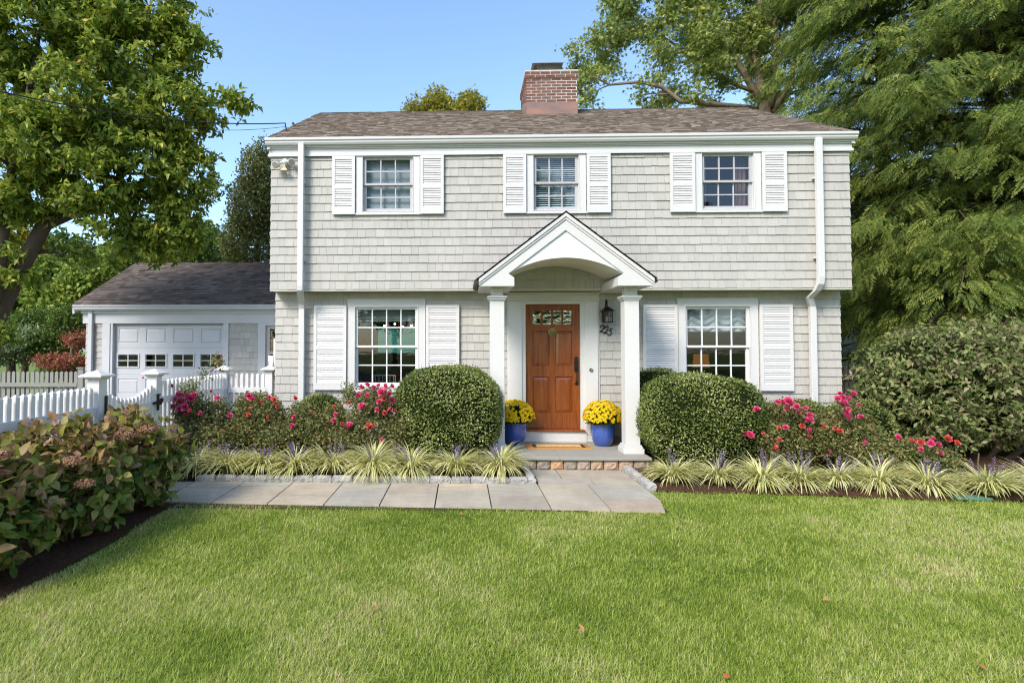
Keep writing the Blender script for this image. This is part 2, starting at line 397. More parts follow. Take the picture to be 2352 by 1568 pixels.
# ================================================================== HOUSE
HX0, HX1, YW, YU, ZO, ZT = -3.2, 6.33, 9.28, 9.0, 2.735, 4.96
house = empty('house', (1.55, 9.28, 0), 'two storey pale grey shingled house with white trim and a red brown front door', 'house')
def part(o): return world_child(o, house)
WU = [(-1.766, -0.693), (1.075, 2.055), (3.83, 4.90)]            # upper windows, casing outer
WL = [(-1.956, -0.617), (3.631, 4.967)]
UZ = (3.97, 4.962); LZ = (1.005, 2.597)
upper_holes = [(a, b, UZ[0], UZ[1] + .1) for a, b in WU]
lower_holes = [(a, b, LZ[0], LZ[1]) for a, b in WL] + [(0.775, 2.326, 0.0, 2.80)]
wall = MB()
shingles(wall, HX0, HX1, ZO, ZT, YU, upper_holes, 0.1445)
wall_l = MB()
shingles(wall_l, HX0, HX1, 0.28, ZO - 0.002, YW, lower_holes, 0.1435)
# side walls
shingles(wall, YU, 15.6, ZO, 5.1, HX0, [], 0.1445, 'side', -1); shingles(wall, YU, 15.6, ZO, 5.1, HX1, [], 0.1445, 'side', 1)
shingles(wall_l, YW, 15.6, 0.28, ZO, HX0, [], 0.1435, 'side', -1); shingles(wall_l, YW, 15.6, 0.28, ZO, HX1, [], 0.1435, 'side', 1)
part(tag(wall.build('upper_wall', SHING))); part(tag(wall_l.build('lower_wall', SHING)))
bk = MB()
backing(bk, HX0 + .004, HX1 - .004, ZO + .02, 5.16, YU + .004, YU + .12, [(a + .08, b - .08, UZ[0] + .03, UZ[1] - .002) for a, b in WU])
backing(bk, HX0 + .006, HX1 - .006, 0.0, ZO - .002, YW + .004, YW + .12, [(a + .1, b - .1, LZ[0] + .06, LZ[1] - .1) for a, b in WL] + [(1.09, 2.0, 0.38, 2.5)])
for x, s in ((HX0, 1), (HX1, -1)):
    xa, xb = sorted((x + s * .006, x + s * .1))
    bk.box(xa, xb, YW + .125, 15.6, 0, ZO); bk.box(xa, xb, YU + .125, 15.6, ZO + .003, 5.16)
bk.box(HX0, HX1, 15.6, 15.7, 0, 5.2)
# gable ends above
for xa, xb in ((HX0 + .0, HX0 + .1), (HX1 - .1, HX1 - .0)):
    bk.prism([(8.97, 5.162), (15.6, 5.162), (12.3, 7.08)], xa, xb, 'x')
part(bk.build('wall_sheathing', mat('sheathing', srgb(150, 148, 142), 0.9)))
fo = MB(); fo.box(HX0 + .02, HX1 - .02, YW - .002, YW + .003, -0.03, 0.275)
part(fo.build('foundation', mat('concrete', srgb(150, 146, 140), 0.9, nz=(12, .2))))
so = MB(); so.box(HX0 - .005, HX1 + .005, YU - .006, YU + .02, ZO - .03, ZO - .001); so.box(HX0, HX1, YU + .022, YW - .005, ZO - .022, ZO - .004)
part(so.build('overhang_soffit', mat('soffit_paint', srgb(196, 194, 180), .6)))
# frieze and mouldings
fr = MB()
fr.box(HX0 - .03, HX1 + .03, YU - .035, YU + .0, 4.992, 5.20)
fr.box(HX0 - .045, HX1 + .045, YU - .05, YU - .0355, 4.962, 5.005)
fr.box(HX0 - .04, HX1 + .04, YU - .056, YU - .036, 5.085, 5.13); fr.box(HX0 - .05, HX1 + .05, YU - .078, YU - .0565, 5.105, 5.20)
for x, s in ((HX0, -1), (HX1, 1)):
    xa, xb = sorted((x, x + s * .028)); fr.box(xa, xb, YU + .001, 15.6, 4.97, 5.19)
part(fr.build('frieze_board', WHITE))
# gutter: K profile
gp = [(8.955, 5.135), (8.885, 5.135), (8.868, 5.165), (8.868, 5.185), (8.85, 5.205), (8.85, 5.245), (8.858, 5.245), (8.862, 5.21), (8.885, 5.19), (8.955, 5.19)]
gu = MB(); gu.prism(gp, HX0 - .07, HX1 + .065, 'x')
part(gu.build('gutter', GUT))
# roof
SL = 0.566; RY, RZ = 12.3, 7.16; EY, EZ = 8.87, 5.235
def roof_courses(mb, x0, x1, y0, z0, y1, z1, expo, wmin, wmax, seed=3, x0b=None, x1b=None, thick=(0.004, 0.022)):
    rnd = random.Random(seed); L = math.hypot(y1 - y0, z1 - z0); n = int(L / expo)
    dy, dz = (y1 - y0) / L, (z1 - z0) / L; ny, nz_ = (-dz, dy) if dy > 0 else (dz, -dy)
    for r in range(n + 1):
        a0, a1 = r * expo, min(L, (r + 1) * expo + 0.03)
        xa, xb = x0, x1
        x = xa - rnd.random() * .2
        while x < xb:
            w = rnd.uniform(wmin, wmax); p, q = max(x, xa), min(x + w, xb); x += w
            if q - p < .01: continue
            th = rnd.uniform(*thick); t = rnd.random()
            vs = []
            for (s_, h) in ((a0, th + .004), (a1, .003), (a1, -.004), (a0, -.004)):
                for xx in (p, q): vs.append((xx, y0 + dy * s_ + ny * h, z0 + dz * s_ + nz_ * h))
            mb.add(vs, [(0, 1, 3, 2), (0, 6, 7, 1), (0, 2, 4, 6), (1, 7, 5, 3)], t)
rf = MB()
roof_courses(rf, HX0 - .06, HX1 + .055, EY, EZ, RY, RZ, 0.125, .06, .17)
roof_courses(rf, HX0 - .06, HX1 + .055, 2 * RY - EY, EZ, RY, RZ, 0.25, .3, .6)
rf.prism([(EY + .01, EZ - .03), (EY + .01, EZ - .006), (RY, RZ - .006), (2 * RY - EY, EZ - .006), (2 * RY - EY, EZ - .03)], HX0 - .055, HX1 + .05, 'x')
rd = MB(); rd.cur = 0.1
x = HX0 - .06
while x < HX1:
    w = .3; h = random.uniform(0, .006)
    rd.prism([(RY - .13, RZ - .07 + h), (RY, RZ + .012 + h), (RY + .13, RZ - .07 + h), (RY + .13, RZ - .085), (RY, RZ - .006), (RY - .13, RZ - .085)], x, min(x + w, HX1 + .055), 'x'); x += w + .002
roofo = part(rf.build('roof', ROOF))
ro = rd.build('ridge_cap', mat('ridge_cap_asphalt', srgb(60, 54, 50), .95, .1)); ro.parent = roofo
for xa, xb in ((HX0 - .05, HX0 - .002), (HX1 + .002, HX1 + .05)):
    rk = MB(); rk.prism([(EY + .05, EZ - .035), (RY, RZ - .035), (2 * RY - EY - .05, EZ - .035), (2 * RY - EY - .05, EZ - .16), (RY, RZ - .18), (EY + .05, EZ - .16)], xa, xb, 'x')
    part(rk.build('rake_board', WHITE))
# chimney
CX0, CX1, CY0, CY1 = 1.385, 2.462, 11.5, 12.55
ch = MB()
def brick_courses(mb, z0, n, e, seed):
    rnd = random.Random(seed); h = 0.0655
    for r in range(n):
        z = z0 + r * h
        for side in range(4):
            u0, u1 = ((CX0 - e, CX1 + e) if side in (0, 2) else (CY0 - e, CY1 + e))
            u = u0 - (0.105 if r % 2 else 0)
            while u < u1:
                a, b = max(u, u0), min(u + 0.198, u1); u += 0.213
                if b - a < .03: continue
                t = rnd.random(); j = rnd.uniform(-.003, .003)
                if side == 0: mb.box(a, b, CY0 - e + j, CY0 - e + .06, z + .007, z + h - .009, t)
                elif side == 2: mb.box(a, b, CY1 + e - .06, CY1 + e + j, z + .007, z + h - .009, t)
                elif side == 1: mb.box(CX0 - e + j, CX0 - e + .06, a + .062 if a == u0 else a, b if b < u1 else b - .062, z + .007, z + h - .009, t)
                else: mb.box(CX1 + e - .06, CX1 + e + j, a + .062 if a == u0 else a, b if b < u1 else b - .062, z + .007, z + h - .009, t)
brick_courses(ch, 6.985, 8, 0, 3); brick_courses(ch, 7.51, 2, 0.022, 4)
cho = part(ch.build('chimney', BRICK))
mo = MB(); mo.box(CX0 + .004, CX1 - .004, CY0 + .004, CY1 - .004, 6.3, 7.51); mo.box(CX0 - .017, CX1 + .017, CY0 - .017, CY1 + .017, 7.512, 7.642)
mo.box(CX0 - .022, CX1 + .022, CY0 - .022, CY1 + .022, 7.643, 7.668)
mo.build('mortar', MORTAR).parent = cho
cf = MB()
cf.prism([(CX0 - .006, 6.70), (CX1 + .006, 6.70), (CX1 + .006, 6.978), (CX0 - .006, 6.978)], CY0 - .012, CY0 - .002, 'y')
for xa, xb in ((CX0 - .01, CX0 - .003), (CX1 + .003, CX1 + .01)):
    cf.prism([(CY0 - .012, 6.70), (CY0 - .012, 6.978), (12.05, 7.2), (CY1, 7.2), (CY1, 6.95), (RY, 7.10)], xa, xb, 'x')
cf.build('copper_flashing', COPPER).parent = cho
cap = MB()
cap.frustum(1.9, 12.0, 7.90, 7.915, .30, .36, .30, .36)
cap.add([(1.6, 11.64, 7.9), (2.2, 11.64, 7.9), (2.28, 11.55, 7.86), (1.52, 11.55, 7.86)], [(0, 1, 2, 3)])
cap.add([(1.6, 11.64, 7.9), (1.6, 12.36, 7.9), (1.5, 12.42, 7.66), (1.52, 11.55, 7.86)], [(0, 1, 2, 3)])
for i in range(21):
    for sgn in (-1, 1):
        x0 = 1.62 + i * .027; x1 = x0 + sgn * .12
        if x1 < 1.6 or x1 > 2.2: continue
        cap.tube([(x0, 11.66, 7.67), (x1, 11.66, 7.9)], .0035, 3)
for i in range(26):
    for sgn in (-1, 1):
        y0 = 11.66 + i * .027; y1 = y0 + sgn * .12
        if y1 < 11.66 or y1 > 12.36: continue
        for xx in (1.615, 2.185): cap.tube([(xx, y0, 7.67), (xx, y1, 7.9)], .0035, 3)
cap.build('spark_screen', STEEL).parent = cho

# ---- windows
def win(x0, x1, z0, z1, yf, cols, cw, top_in, bot_in, frame_m, shade=None, glass=None):
    """casing outer rectangle; cw casing side width. upper sash outside, lower sash behind it"""
    c = MB(); xi0, xi1, zi0, zi1 = x0 + cw, x1 - cw, z0 + bot_in, z1 - top_in
    c.box(x0, xi0, yf, yf + .05, z0, z1); c.box(xi1, x1, yf, yf + .05, z0, z1)
    c.box(xi0, xi1, yf, yf + .05, z0, zi0)
    if top_in > .01: c.box(xi0, xi1, yf, yf + .05, zi1, z1)
    e = .012
    c.box(xi0, xi0 + e, yf - .006, yf + .13, zi0, zi1); c.box(xi1 - e, xi1, yf - .006, yf + .13, zi0, zi1)
    c.box(xi0 + e, xi1 - e, yf - .006, yf + .13, zi1 - e, zi1); c.box(x0 - .008, x1 + .008, yf - .016, yf - .0065, z0, z0 + .03)
    c.box(xi0 + e, xi1 - e, yf - .004, yf + .13, zi0, zi0 + .012)
    w = part(c.build('window', WHITE, bevel=.003))
    a0, a1, b0, b1 = xi0 + e, xi1 - e, zi0 + .012, zi1 - e
    mid = (b0 + b1) / 2
    for k, (s0, s1, ys) in enumerate(((mid - .012, b1, yf + .04), (b0, mid + .018, yf + .074))):
        s = MB(); st = .042 if cols == 4 else .052; br = .035 if k == 0 else .062
        tr = .04 if k == 0 else .036
        s.box(a0, a0 + st, ys, ys + .032, s0, s1); s.box(a1 - st, a1, ys, ys + .032, s0, s1)
        s.box(a0 + st, a1 - st, ys, ys + .032, s0, s0 + br); s.box(a0 + st, a1 - st, ys, ys + .032, s1 - tr, s1)
        g0, g1, h0, h1 = a0 + st, a1 - st, s0 + br, s1 - tr
        mw = .0095
        for i in range(1, cols):
            x = g0 + (g1 - g0) * i / cols; s.box(x - mw, x + mw, ys + .004, ys + .028, h0, h1)
        zc = (h0 + h1) / 2
        for i in range(cols):
            xa = g0 + (g1 - g0) * i / cols + (mw if i else 0); xb = g0 + (g1 - g0) * (i + 1) / cols - (mw if i < cols - 1 else 0)
            s.box(xa, xb, ys + .004, ys + .028, zc - mw, zc + mw)
        so_ = s.build('sash', frame_m); so_.parent = w
        gl = MB(); gl.add([(g0, ys + .018, h0), (g1, ys + .018, h0), (g1, ys + .018, h1), (g0, ys + .018, h1)], [(0, 1, 2, 3)])
        gl.build('pane', glass or GLASS).parent = w
    return w, (a0, a1, b0, b1)
w1, r1 = win(*WU[0], *UZ, YU - .03, 3, .105, 0.0, .05, SASH)
w2, r2 = win(*WU[1], *UZ, YU - .03, 3, .105, 0.0, .05, SASH)
w3, r3 = win(*WU[2], *UZ, YU - .03, 3, .105, 0.0, .05, SASH)
w4, r4 = win(*WL[0], *LZ, YW - .03, 4, .122, .13, .085, SASHW)
w5, r5 = win(*WL[1], *LZ, YW - .03, 4, .122, .13, .085, SASHW)
for w, t in ((w1, 'upper window with a pale roller shade drawn down'), (w2, 'upper window above the porch with horizontal blinds'), (w3, 'upper window with dark panes and brown curtains'), (w4, 'ground floor window with a lit chandelier inside'), (w5, 'ground floor window with a pleated fabric shade and lamps inside')): w['label'] = t
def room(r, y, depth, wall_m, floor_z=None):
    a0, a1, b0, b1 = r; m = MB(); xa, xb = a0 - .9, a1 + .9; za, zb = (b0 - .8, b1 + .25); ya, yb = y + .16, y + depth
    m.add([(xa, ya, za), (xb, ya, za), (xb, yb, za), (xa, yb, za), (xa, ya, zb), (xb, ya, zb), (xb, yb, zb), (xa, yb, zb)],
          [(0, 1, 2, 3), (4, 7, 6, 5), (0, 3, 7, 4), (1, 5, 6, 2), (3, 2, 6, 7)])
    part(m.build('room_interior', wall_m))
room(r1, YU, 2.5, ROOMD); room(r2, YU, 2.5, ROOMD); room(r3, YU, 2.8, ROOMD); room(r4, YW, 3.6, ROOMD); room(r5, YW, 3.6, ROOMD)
# shades and curtains
def plane_sheet(mb, x0, x1, z0, z1, y, nx, nz_, f):
    base = [];
    for j in range(nz_ + 1):
        for i in range(nx + 1):
            x = x0 + (x1 - x0) * i / nx; z = z0 + (z1 - z0) * j / nz_; base.append((x, y + f(x, z), z))
    fs = [(j * (nx + 1) + i, j * (nx + 1) + i + 1, (j + 1) * (nx + 1) + i + 1, (j + 1) * (nx + 1) + i) for j in range(nz_) for i in range(nx)]
    mb.add(base, fs)
SHADE = mat('shade_fabric', srgb(176, 184, 190), .8, transl=.2); BLIND = mat('blind_slat', srgb(206, 218, 220), .5)
m = MB(); plane_sheet(m, r1[0], r1[1], r1[2], r1[3], YU + .13, 6, 4, lambda x, z: .006 * math.sin(z * 9)); m.build('roller_shade', mat('roller_fabric', srgb(158, 168, 176), .8)).parent = w1
m = MB()
for i in range(26):
    z = r2[2] + .015 + i * (r2[3] - r2[2] - .02) / 26
    m.add([(r2[0], YU + .12, z), (r2[1], YU + .12, z), (r2[1], YU + .145, z + .026), (r2[0], YU + .145, z + .026)], [(0, 1, 2, 3)])
m.build('blind', BLIND).parent = w2
for (a, b, s) in ((r3[0], r3[0] + .17, 1), (r3[1] - .19, r3[1], -1)):
    m = MB(); plane_sheet(m, a, b, r3[2], r3[3], YU + .2, 24, 3, lambda x, z: .02 * math.sin(x * 95)); m.build('curtain', mat('brown_curtain', srgb(116, 88, 78), .9)).parent = w3
m = MB(); plane_sheet(m, r4[0], r4[1], r4[3] - .24, r4[3], YW + .14, 20, 8, lambda x, z: .012 * math.sin(z * 60)); m.build('roman_shade', mat('grey_shade', srgb(120, 128, 122), .8)).parent = w4
m = MB(); plane_sheet(m, r5[0], r5[1], r5[3] - .42, r5[3], YW + .14, 60, 20, lambda x, z: .018 * math.sin(z * 55 + 1.2 * abs(math.sin(x * 8)) * 4) + .012 * math.sin(x * 30)); m.build('pleated_shade', SHADE).parent = w5
# chandelier, picture and chair inside the dining room
chn = MB(); LITM = mat('lit_bulb', (1, .8, .5), .5, emit=((1, .72, .38), 9)); bulbs = []
cpos = [at(883, 748, 10.9), at(907, 744, 11.2), at(945, 748, 10.9), at(925, 750, 10.6)]
for p in cpos:
    blb = MB(); blb.ball(p, .019, 8); bulbs.append(blb)
    pts = [(p.x + .085 * math.cos(t), p.y, p.z - .05 + .085 * math.sin(t)) for t in [i * math.pi / 12 - math.pi for i in range(13)]]
    chn.tube(pts, .006, 5); chn.tube([(p.x, p.y, p.z - .13), (p.x, p.y, p.z - .03)], .01, 5)
ctr = (cpos[1] + cpos[3]) / 2
for p in cpos: chn.tube([(p.x, p.y, p.z - .135), (ctr.x, ctr.y, p.z - .22), (ctr.x, ctr.y, ctr.z + .5)], .008, 5)
co = part(chn.build('chandelier', BRASS))
for blb in bulbs: blb.build('bulb', LITM).parent = co
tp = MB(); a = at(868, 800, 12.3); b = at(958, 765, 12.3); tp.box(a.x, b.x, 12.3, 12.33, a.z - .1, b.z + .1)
part(tp.build('wall_picture', mat('teal_paint_glow', [srgb(20, 110, 100), srgb(50, 160, 140)], .6, noise_pick=3.0, emit=((.05, .3, .26), .25))))  # picture given a faint glow of its own, though it is no lamp
cb = MB(); a = at(858, 875, 10.0); b = at(908, 862, 10.0)
cb.tube([(a.x, 10, a.z - .2), (a.x, 10, b.z), (b.x, 10, b.z), (b.x, 10, a.z - .2)], .015, 6)
for i in range(6): cb.tube([(a.x + (b.x - a.x) * (i + .5) / 6, 10, a.z - .2), (a.x + (b.x - a.x) * (i + .5) / 6, 10, b.z)], .006, 4)
part(cb.build('dining_chair_back', WHITE))
def lamp(px, py, Y, r):
    p = at(px, py, Y); m = MB()
    m.lathe([(r, p.z - .16), (r * .82, p.z + .12)], p.x, Y, 24); o = part(m.build('table_lamp', mat('lit_lampshade', srgb(150, 92, 44), .8, emit=((1, .36, .07), .08))))
    m = MB(); m.lathe([(.07, p.z - .5), (.09, p.z - .4), (.03, p.z - .2), (.02, p.z - .16)], p.x, Y, 16); m.build('lamp_base', BRASS).parent = o
lamp(1610, 826, 11.6, .17); lamp(1706, 826, 11.9, .17)

# ---- shutters
def shutter(x0, x1, z0, z1, y, lean=0):
    m = MB(); st = .046 if x1 - x0 < .45 else .05; top = .052; bot = .105; mid = z0 + (z1 - z0) * (.47 if x1 - x0 < .45 else .50)
    m.box(x0, x0 + st, y, y + .03, z0, z1); m.box(x1 - st, x1, y, y + .03, z0, z1)
    m.box(x0 + st, x1 - st, y, y + .03, z1 - top, z1); m.box(x0 + st, x1 - st, y, y + .03, z0, z0 + bot)
    m.box(x0 + st, x1 - st, y + .001, y + .03, mid - .032, mid + .032)
    for (a, b) in ((z0 + bot, mid - .032), (mid + .032, z1 - top)):
        n = round((b - a) / .0395); d = (b - a) / n
        for i in range(n):
            z = a + i * d
            m.add([(x0 + st, y + .004, z + .004), (x1 - st, y + .004, z + .004), (x1 - st, y + .017, z + d - .001), (x0 + st, y + .017, z + d - .001),
                   (x0 + st, y + .0095, z + .001), (x1 - st, y + .0095, z + .001)], [(0, 1, 2, 3), (0, 4, 5, 1), (4, 3, 2, 5)])
    m.box(x0 + st, x1 - st, y + .018, y + .026, z0 + bot, z1 - top)
    o = part(m.build('shutter', WHITE_SH)); return o
for (x0, x1) in ((-2.156, -1.775), (-0.685, -0.295), (.69, 1.068), (2.064, 2.452), (3.42, 3.822), (4.908, 5.30)): shutter(x0, x1, 3.978, 4.953, YU - .062)
for (x0, x1) in ((-2.525, -1.965), (-0.607, -0.04), (3.05, 3.62), (4.98, 5.52)): shutter(x0, x1, 1.045, 2.487, YW - .062)

# ---- door and surround
sr = MB()
y = YW - .03
sr.box(.775, 1.085, y, y + .05, .185, 2.545); sr.box(2.005, 2.326, y, y + .05, .185, 2.545)
sr.box(1.085, 2.005, y + .001, y + .05, 2.50, 2.545)
sr.box(.775, 2.326, y - .002, y + .05, 2.5455, 2.708)                     # frieze
sr.box(.765, 2.336, y - .018, y - .0022, 2.555, 2.575); sr.box(.762, 2.339, y - .03, y - .0024, 2.655, 2.70)
for a, b in ((.80, 1.02), (2.075, 2.295)):
    sr.box(a, b, y - .02, y - .0005, .30, 2.55); sr.box(a - .012, b + .012, y - .032, y - .0008, .185, .298)
sr.box(1.0, 2.09, YW - .08, YW - .031, .182, .362)                         # riser under the threshold
part(sr.build('door_surround', WHITE, bevel=.004))
th = MB(); th.box(1.03, 2.06, YW - .115, YW + .08, .364, .395)
part(th.build('threshold', WOODD, bevel=.004))
d = MB(); DX0, DX1, DZ0, DZ1, dy = 1.095, 1.995, .398, 2.495, YW + .015
def rect_panel(mb, x0, x1, z0, z1, y, inset, depth):
    i = inset
    a = [(x0, y, z0), (x1, y, z0), (x1, y, z1), (x0, y, z1)]
    b = [(x0 + .012, y + depth, z0 + .012), (x1 - .012, y + depth, z0 + .012), (x1 - .012, y + depth, z1 - .012), (x0 + .012, y + depth, z1 - .012)]
    c = [(x0 + i, y + depth * .2, z0 + i), (x1 - i, y + depth * .2, z0 + i), (x1 - i, y + depth * .2, z1 - i), (x0 + i, y + depth * .2, z1 - i)]
    fs = []
    for k in range(4): fs += [(k, (k + 1) % 4, 4 + (k + 1) % 4, 4 + k), (4 + k, 4 + (k + 1) % 4, 8 + (k + 1) % 4, 8 + k)]
    fs.append((8, 9, 10, 11)); mb.add(a + b + c, fs)
pcols = [(1.205, 1.495), (1.59, 1.88)]
prow = [(.655, 1.275), (1.455, 2.045)]
lites = [(1.205 + i * .174, 1.205 + i * .174 + .14) for i in range(4)]; lz = (2.155, 2.395)
holes = [(a, b, c, e) for a, b in pcols for c, e in prow] + [(a, b, lz[0], lz[1]) for a, b in lites]
backing(d, DX0, DX1, DZ0, DZ1, dy, dy + .045, holes)
for a, b in pcols:
    for c, e in prow: rect_panel(d, a, b, c, e, dy, .058, .022)
d.box(1.15, 1.93, dy + .046, dy + .05, .5, 2.1)
for a, b in lites:
    for (p, q, r, s) in ((a - .012, a, lz[0] - .012, lz[1] + .012), (b, b + .012, lz[0] - .012, lz[1] + .012), (a, b, lz[0] - .012, lz[0]), (a, b, lz[1], lz[1] + .012)):
        d.box(p, q, dy - .008, dy - .0004, r, s)
door = part(d.build('front_door', WOODD))
dg = MB()
for a, b in lites: dg.add([(a, dy + .02, lz[0]), (b, dy + .02, lz[0]), (b, dy + .02, lz[1]), (a, dy + .02, lz[1])], [(0, 1, 2, 3)])
dg.build('pane', GLASSD).parent = door
h = MB()
hx = 1.942
h.prism([(hx - .034, 1.36), (hx + .034, 1.36), (hx + .034, 1.57), (hx + .022, 1.60), (hx, 1.615), (hx - .022, 1.60), (hx - .034, 1.57)], dy - .014, dy - .001, 'y')
h.tube([(hx, dy - .005, 1.38), (hx, dy - .05, 1.35), (hx, dy - .058, 1.28), (hx, dy - .045, 1.20), (hx, dy - .01, 1.165)], .011, 8)
h.ball((hx, dy - .008, 1.16), .032, 8, (1, .4, 1.1)); h.box(hx - .02, hx + .02, dy - .05, dy - .014, 1.385, 1.4); h.lathe([(.016, 0), (.016, .001)], 0, 0, 3)
h.v = h.v[:-6]; h.f = h.f[:-5]; h.t = h.t[:-6]
h.ball((hx, dy - .012, 1.54), .018, 8, (1, .5, 1))
h.build('handle', BLACK, smooth=False).parent = door
kn = MB(); kc = (1.545, 2.015); rr = .077
pts = []
for i in range(25):      # scallop shell: ribbed fan
    t = math.pi * (-.22 + 1.44 * i / 24); rad = rr * (1 + .04 * math.cos(i * math.pi)); pts.append((kc[0] + rad * math.cos(t), kc[1] - .02 + rad * math.sin(t) * -1 + .03))
ctrp = (kc[0], dy - .012, kc[1] + .06)
vs = [ctrp, (kc[0], dy - .045, kc[1])] + [(p[0], dy - .004, p[1]) for p in pts]
midp = [((p[0] + kc[0]) / 2, dy - (.038 if i % 2 else .026), (p[1] + kc[1]) / 2) for i, p in enumerate(pts)]
base = len(vs); vs += midp
fs = []
for i in range(24): fs += [(2 + i, 3 + i, base + i + 1, base + i), (base + i, base + i + 1, 1)]
fs += [(2, base, 1, 0), (base + 24, 26, 0, 1)]
kn.add(vs, fs); kn.box(kc[0] - .035, kc[0] + .035, dy - .02, dy - .001, kc[1] + .05, kc[1] + .08)
kn.build('shell_knocker', BRASS).parent = door

# ---- porch
porch = part(empty('porch')); porch.location = Vector((1.55, 8.6, 0)) - Vector(house.location)
def pp(o):
    o.parent = porch; o.location = -Vector((1.55, 8.6, 0)); return o
GX, GA, GW, GE = 1.54, 3.765, 1.285, 2.79       # centre, apex z, half width, eave z
sl = (GA - GE) / GW
YF = 8.05
fb = MB()
for s in (-1, 1):
    X = lambda v: GX + s * v
    poly = [(X(0), GA - .03), (X(GW - .01), GE - .025), (X(GW - .012), 2.672), (X(.76), 2.672), (X(.76), 2.795), (X(.845), 2.858), (X(0), 3.499)]
    fb.prism(poly if s > 0 else poly[::-1], YF, YF + .05)
    for k, (o0, o1, yy) in enumerate(((.0, .045, .030), (.05, .075, .016))):
        n = math.hypot(1, sl)
        a0, a1 = GA - .012 - o0 * n, GA - .012 - o1 * n
        p2 = [(X(0), a0), (X(GW), GE - .012 - o0 * n), (X(GW), GE - .012 - o1 * n), (X(0), a1)]
        fb.prism(p2 if s > 0 else p2[::-1], YF - yy, YF - .0005)
    # beam and cheek running back to the wall
    po = [(X(GW - .012), 2.673), (X(.762), 2.673), (X(.762), 2.795), (X(.843), 2.855), (X(1.0), 2.90), (X(GW - .012), GE - .04)]
    fb.prism(po if s > 0 else po[::-1], YF + .0505, YU - .02)
    xa, xb = sorted((X(GW - .014), X(.764))); fb.box(xa, xb, YU - .0195, YW - .02, 2.674, ZO - .032)
pp(fb.build('pediment_trim', WHITE))
def arc(hw, z0, rise, n=24):
    Rr = (hw * hw + rise * rise) / (2 * rise); a = math.asin(hw / Rr)
    return [(GX + Rr * math.sin(-a + 2 * a * i / n), z0 + rise - Rr + Rr * math.cos(-a + 2 * a * i / n)) for i in range(n + 1)]
A = arc(.832, 2.862, .232)
ty = MB()
ty.prism([(GX + .836, 2.868), (GX, 3.503), (GX - .836, 2.868)][::1] + A, YF + .026, YF + .049)
pp(ty.build('tympanum', mat('tympanum_paint', srgb(226, 228, 228), .5)))
va = MB(); A2 = arc(.832, 2.863, .2325)
vs = [(x, YF + .0495, z) for x, z in A2] + [(x, YU - .02, z) for x, z in A2]; n = len(A2)
va.add(vs, [(i, i + 1, i + 1 + n, i + n) for i in range(n - 1)])
pp(va.build('vaulted_ceiling', mat('ceiling_paint', srgb(206, 204, 188), .6)))
pr_ = MB()
for s in (-1, 1):
    L = math.hypot(GW + .05, (GW + .05) * sl); rows = 12
    for r in range(rows):
        f0, f1 = r / rows, (r + 1) / rows + .02
        xa = GX + s * (GW + .035) * (1 - f0); xb = GX + s * (GW + .035) * (1 - min(1, f1))
        za = GA + .006 - (GW + .035) * (1 - f0) * sl; zb = GA + .006 - (GW + .035) * (1 - min(1, f1)) * sl
        yy = YF - .045
        while yy < YU - .01:
            w = random.uniform(.12, .28); ye = min(yy + w, YU - .003); t = random.random(); hh = random.uniform(.006, .013)
            q = [(xa, za), (xa + s * .004, za + hh), (xb, zb + .005), (xb, zb)]
            pr_.cur = t; pr_.prism(q if s < 0 else q[::-1], yy, ye); yy = ye + .001
pp(pr_.build('porch_roof', DARKROOF))
for gx_, gr_ in ((GX - GW - .035, .038), (GX + GW + .03, .03)):
    pg = MB(); pg.tube([(gx_, YF + .0, GE - .048), (gx_, YU - .02, GE - .048)], gr_, 6); pp(pg.build('porch_gutter', mat('bronze_gutter', srgb(74, 66, 60), .5, metal=.4)))
for cxx in (.54, 2.558):
    c = MB(); cy = YF + .30
    for (hw, z0, z1) in ((.152, .181, .262), (.138, .263, .285), (.126, .286, .31), (.107, .311, 2.47), (.118, 2.471, 2.487), (.132, 2.488, 2.512), (.148, 2.513, 2.545), (.09, 2.546, 2.671)):
        c.box(cxx - hw, cxx + hw, cy - hw, cy + hw, z0, z1)
    pp(c.build('column', WHITE, bevel=.004))

# ---- downspouts
def spout(pts, w, dpt):
    m = MB(); pts = [Vector(p) for p in pts]; n = len(pts)
    base = 0
    for p in pts:
        for (sx, sy) in ((-1, -1), (1, -1), (1, 1), (-1, 1)): m.v.append((p.x + sx * w, p.y + sy * dpt, p.z)); m.t.append(.5)
    for i in range(n - 1):
        for j in range(4): m.f.append((i * 4 + j, i * 4 + (j + 1) % 4, i * 4 + 4 + (j + 1) % 4, i * 4 + 4 + j))
    m.f += [(3, 2, 1, 0), (n * 4 - 4, n * 4 - 3, n * 4 - 2, n * 4 - 1)]
    for z in (4.5, 3.2): m.box(pts[0].x - w - .012, pts[0].x + w + .012, pts[0].y + dpt - .01, YU - .012, z, z + .025)
    part(m.build('downspout', WHITE, bevel=.006))
spout([(-2.66, 8.885, 5.15), (-2.66, 8.885, 2.78), (-2.665, 8.895, 2.70), (-2.71, 9.15, 2.50), (-2.72, 9.19, 2.42), (-2.72, 9.19, .15)], .047, .036)
spout([(5.77, 8.885, 5.15), (5.77, 8.885, 2.90), (5.765, 8.9, 2.78), (5.755, 8.97, 2.68), (5.70 + .03, 9.12, 2.58), (5.815, 9.19, 2.44), (5.82, 9.19, 2.35), (5.82, 9.19, .15)], .049, .036)

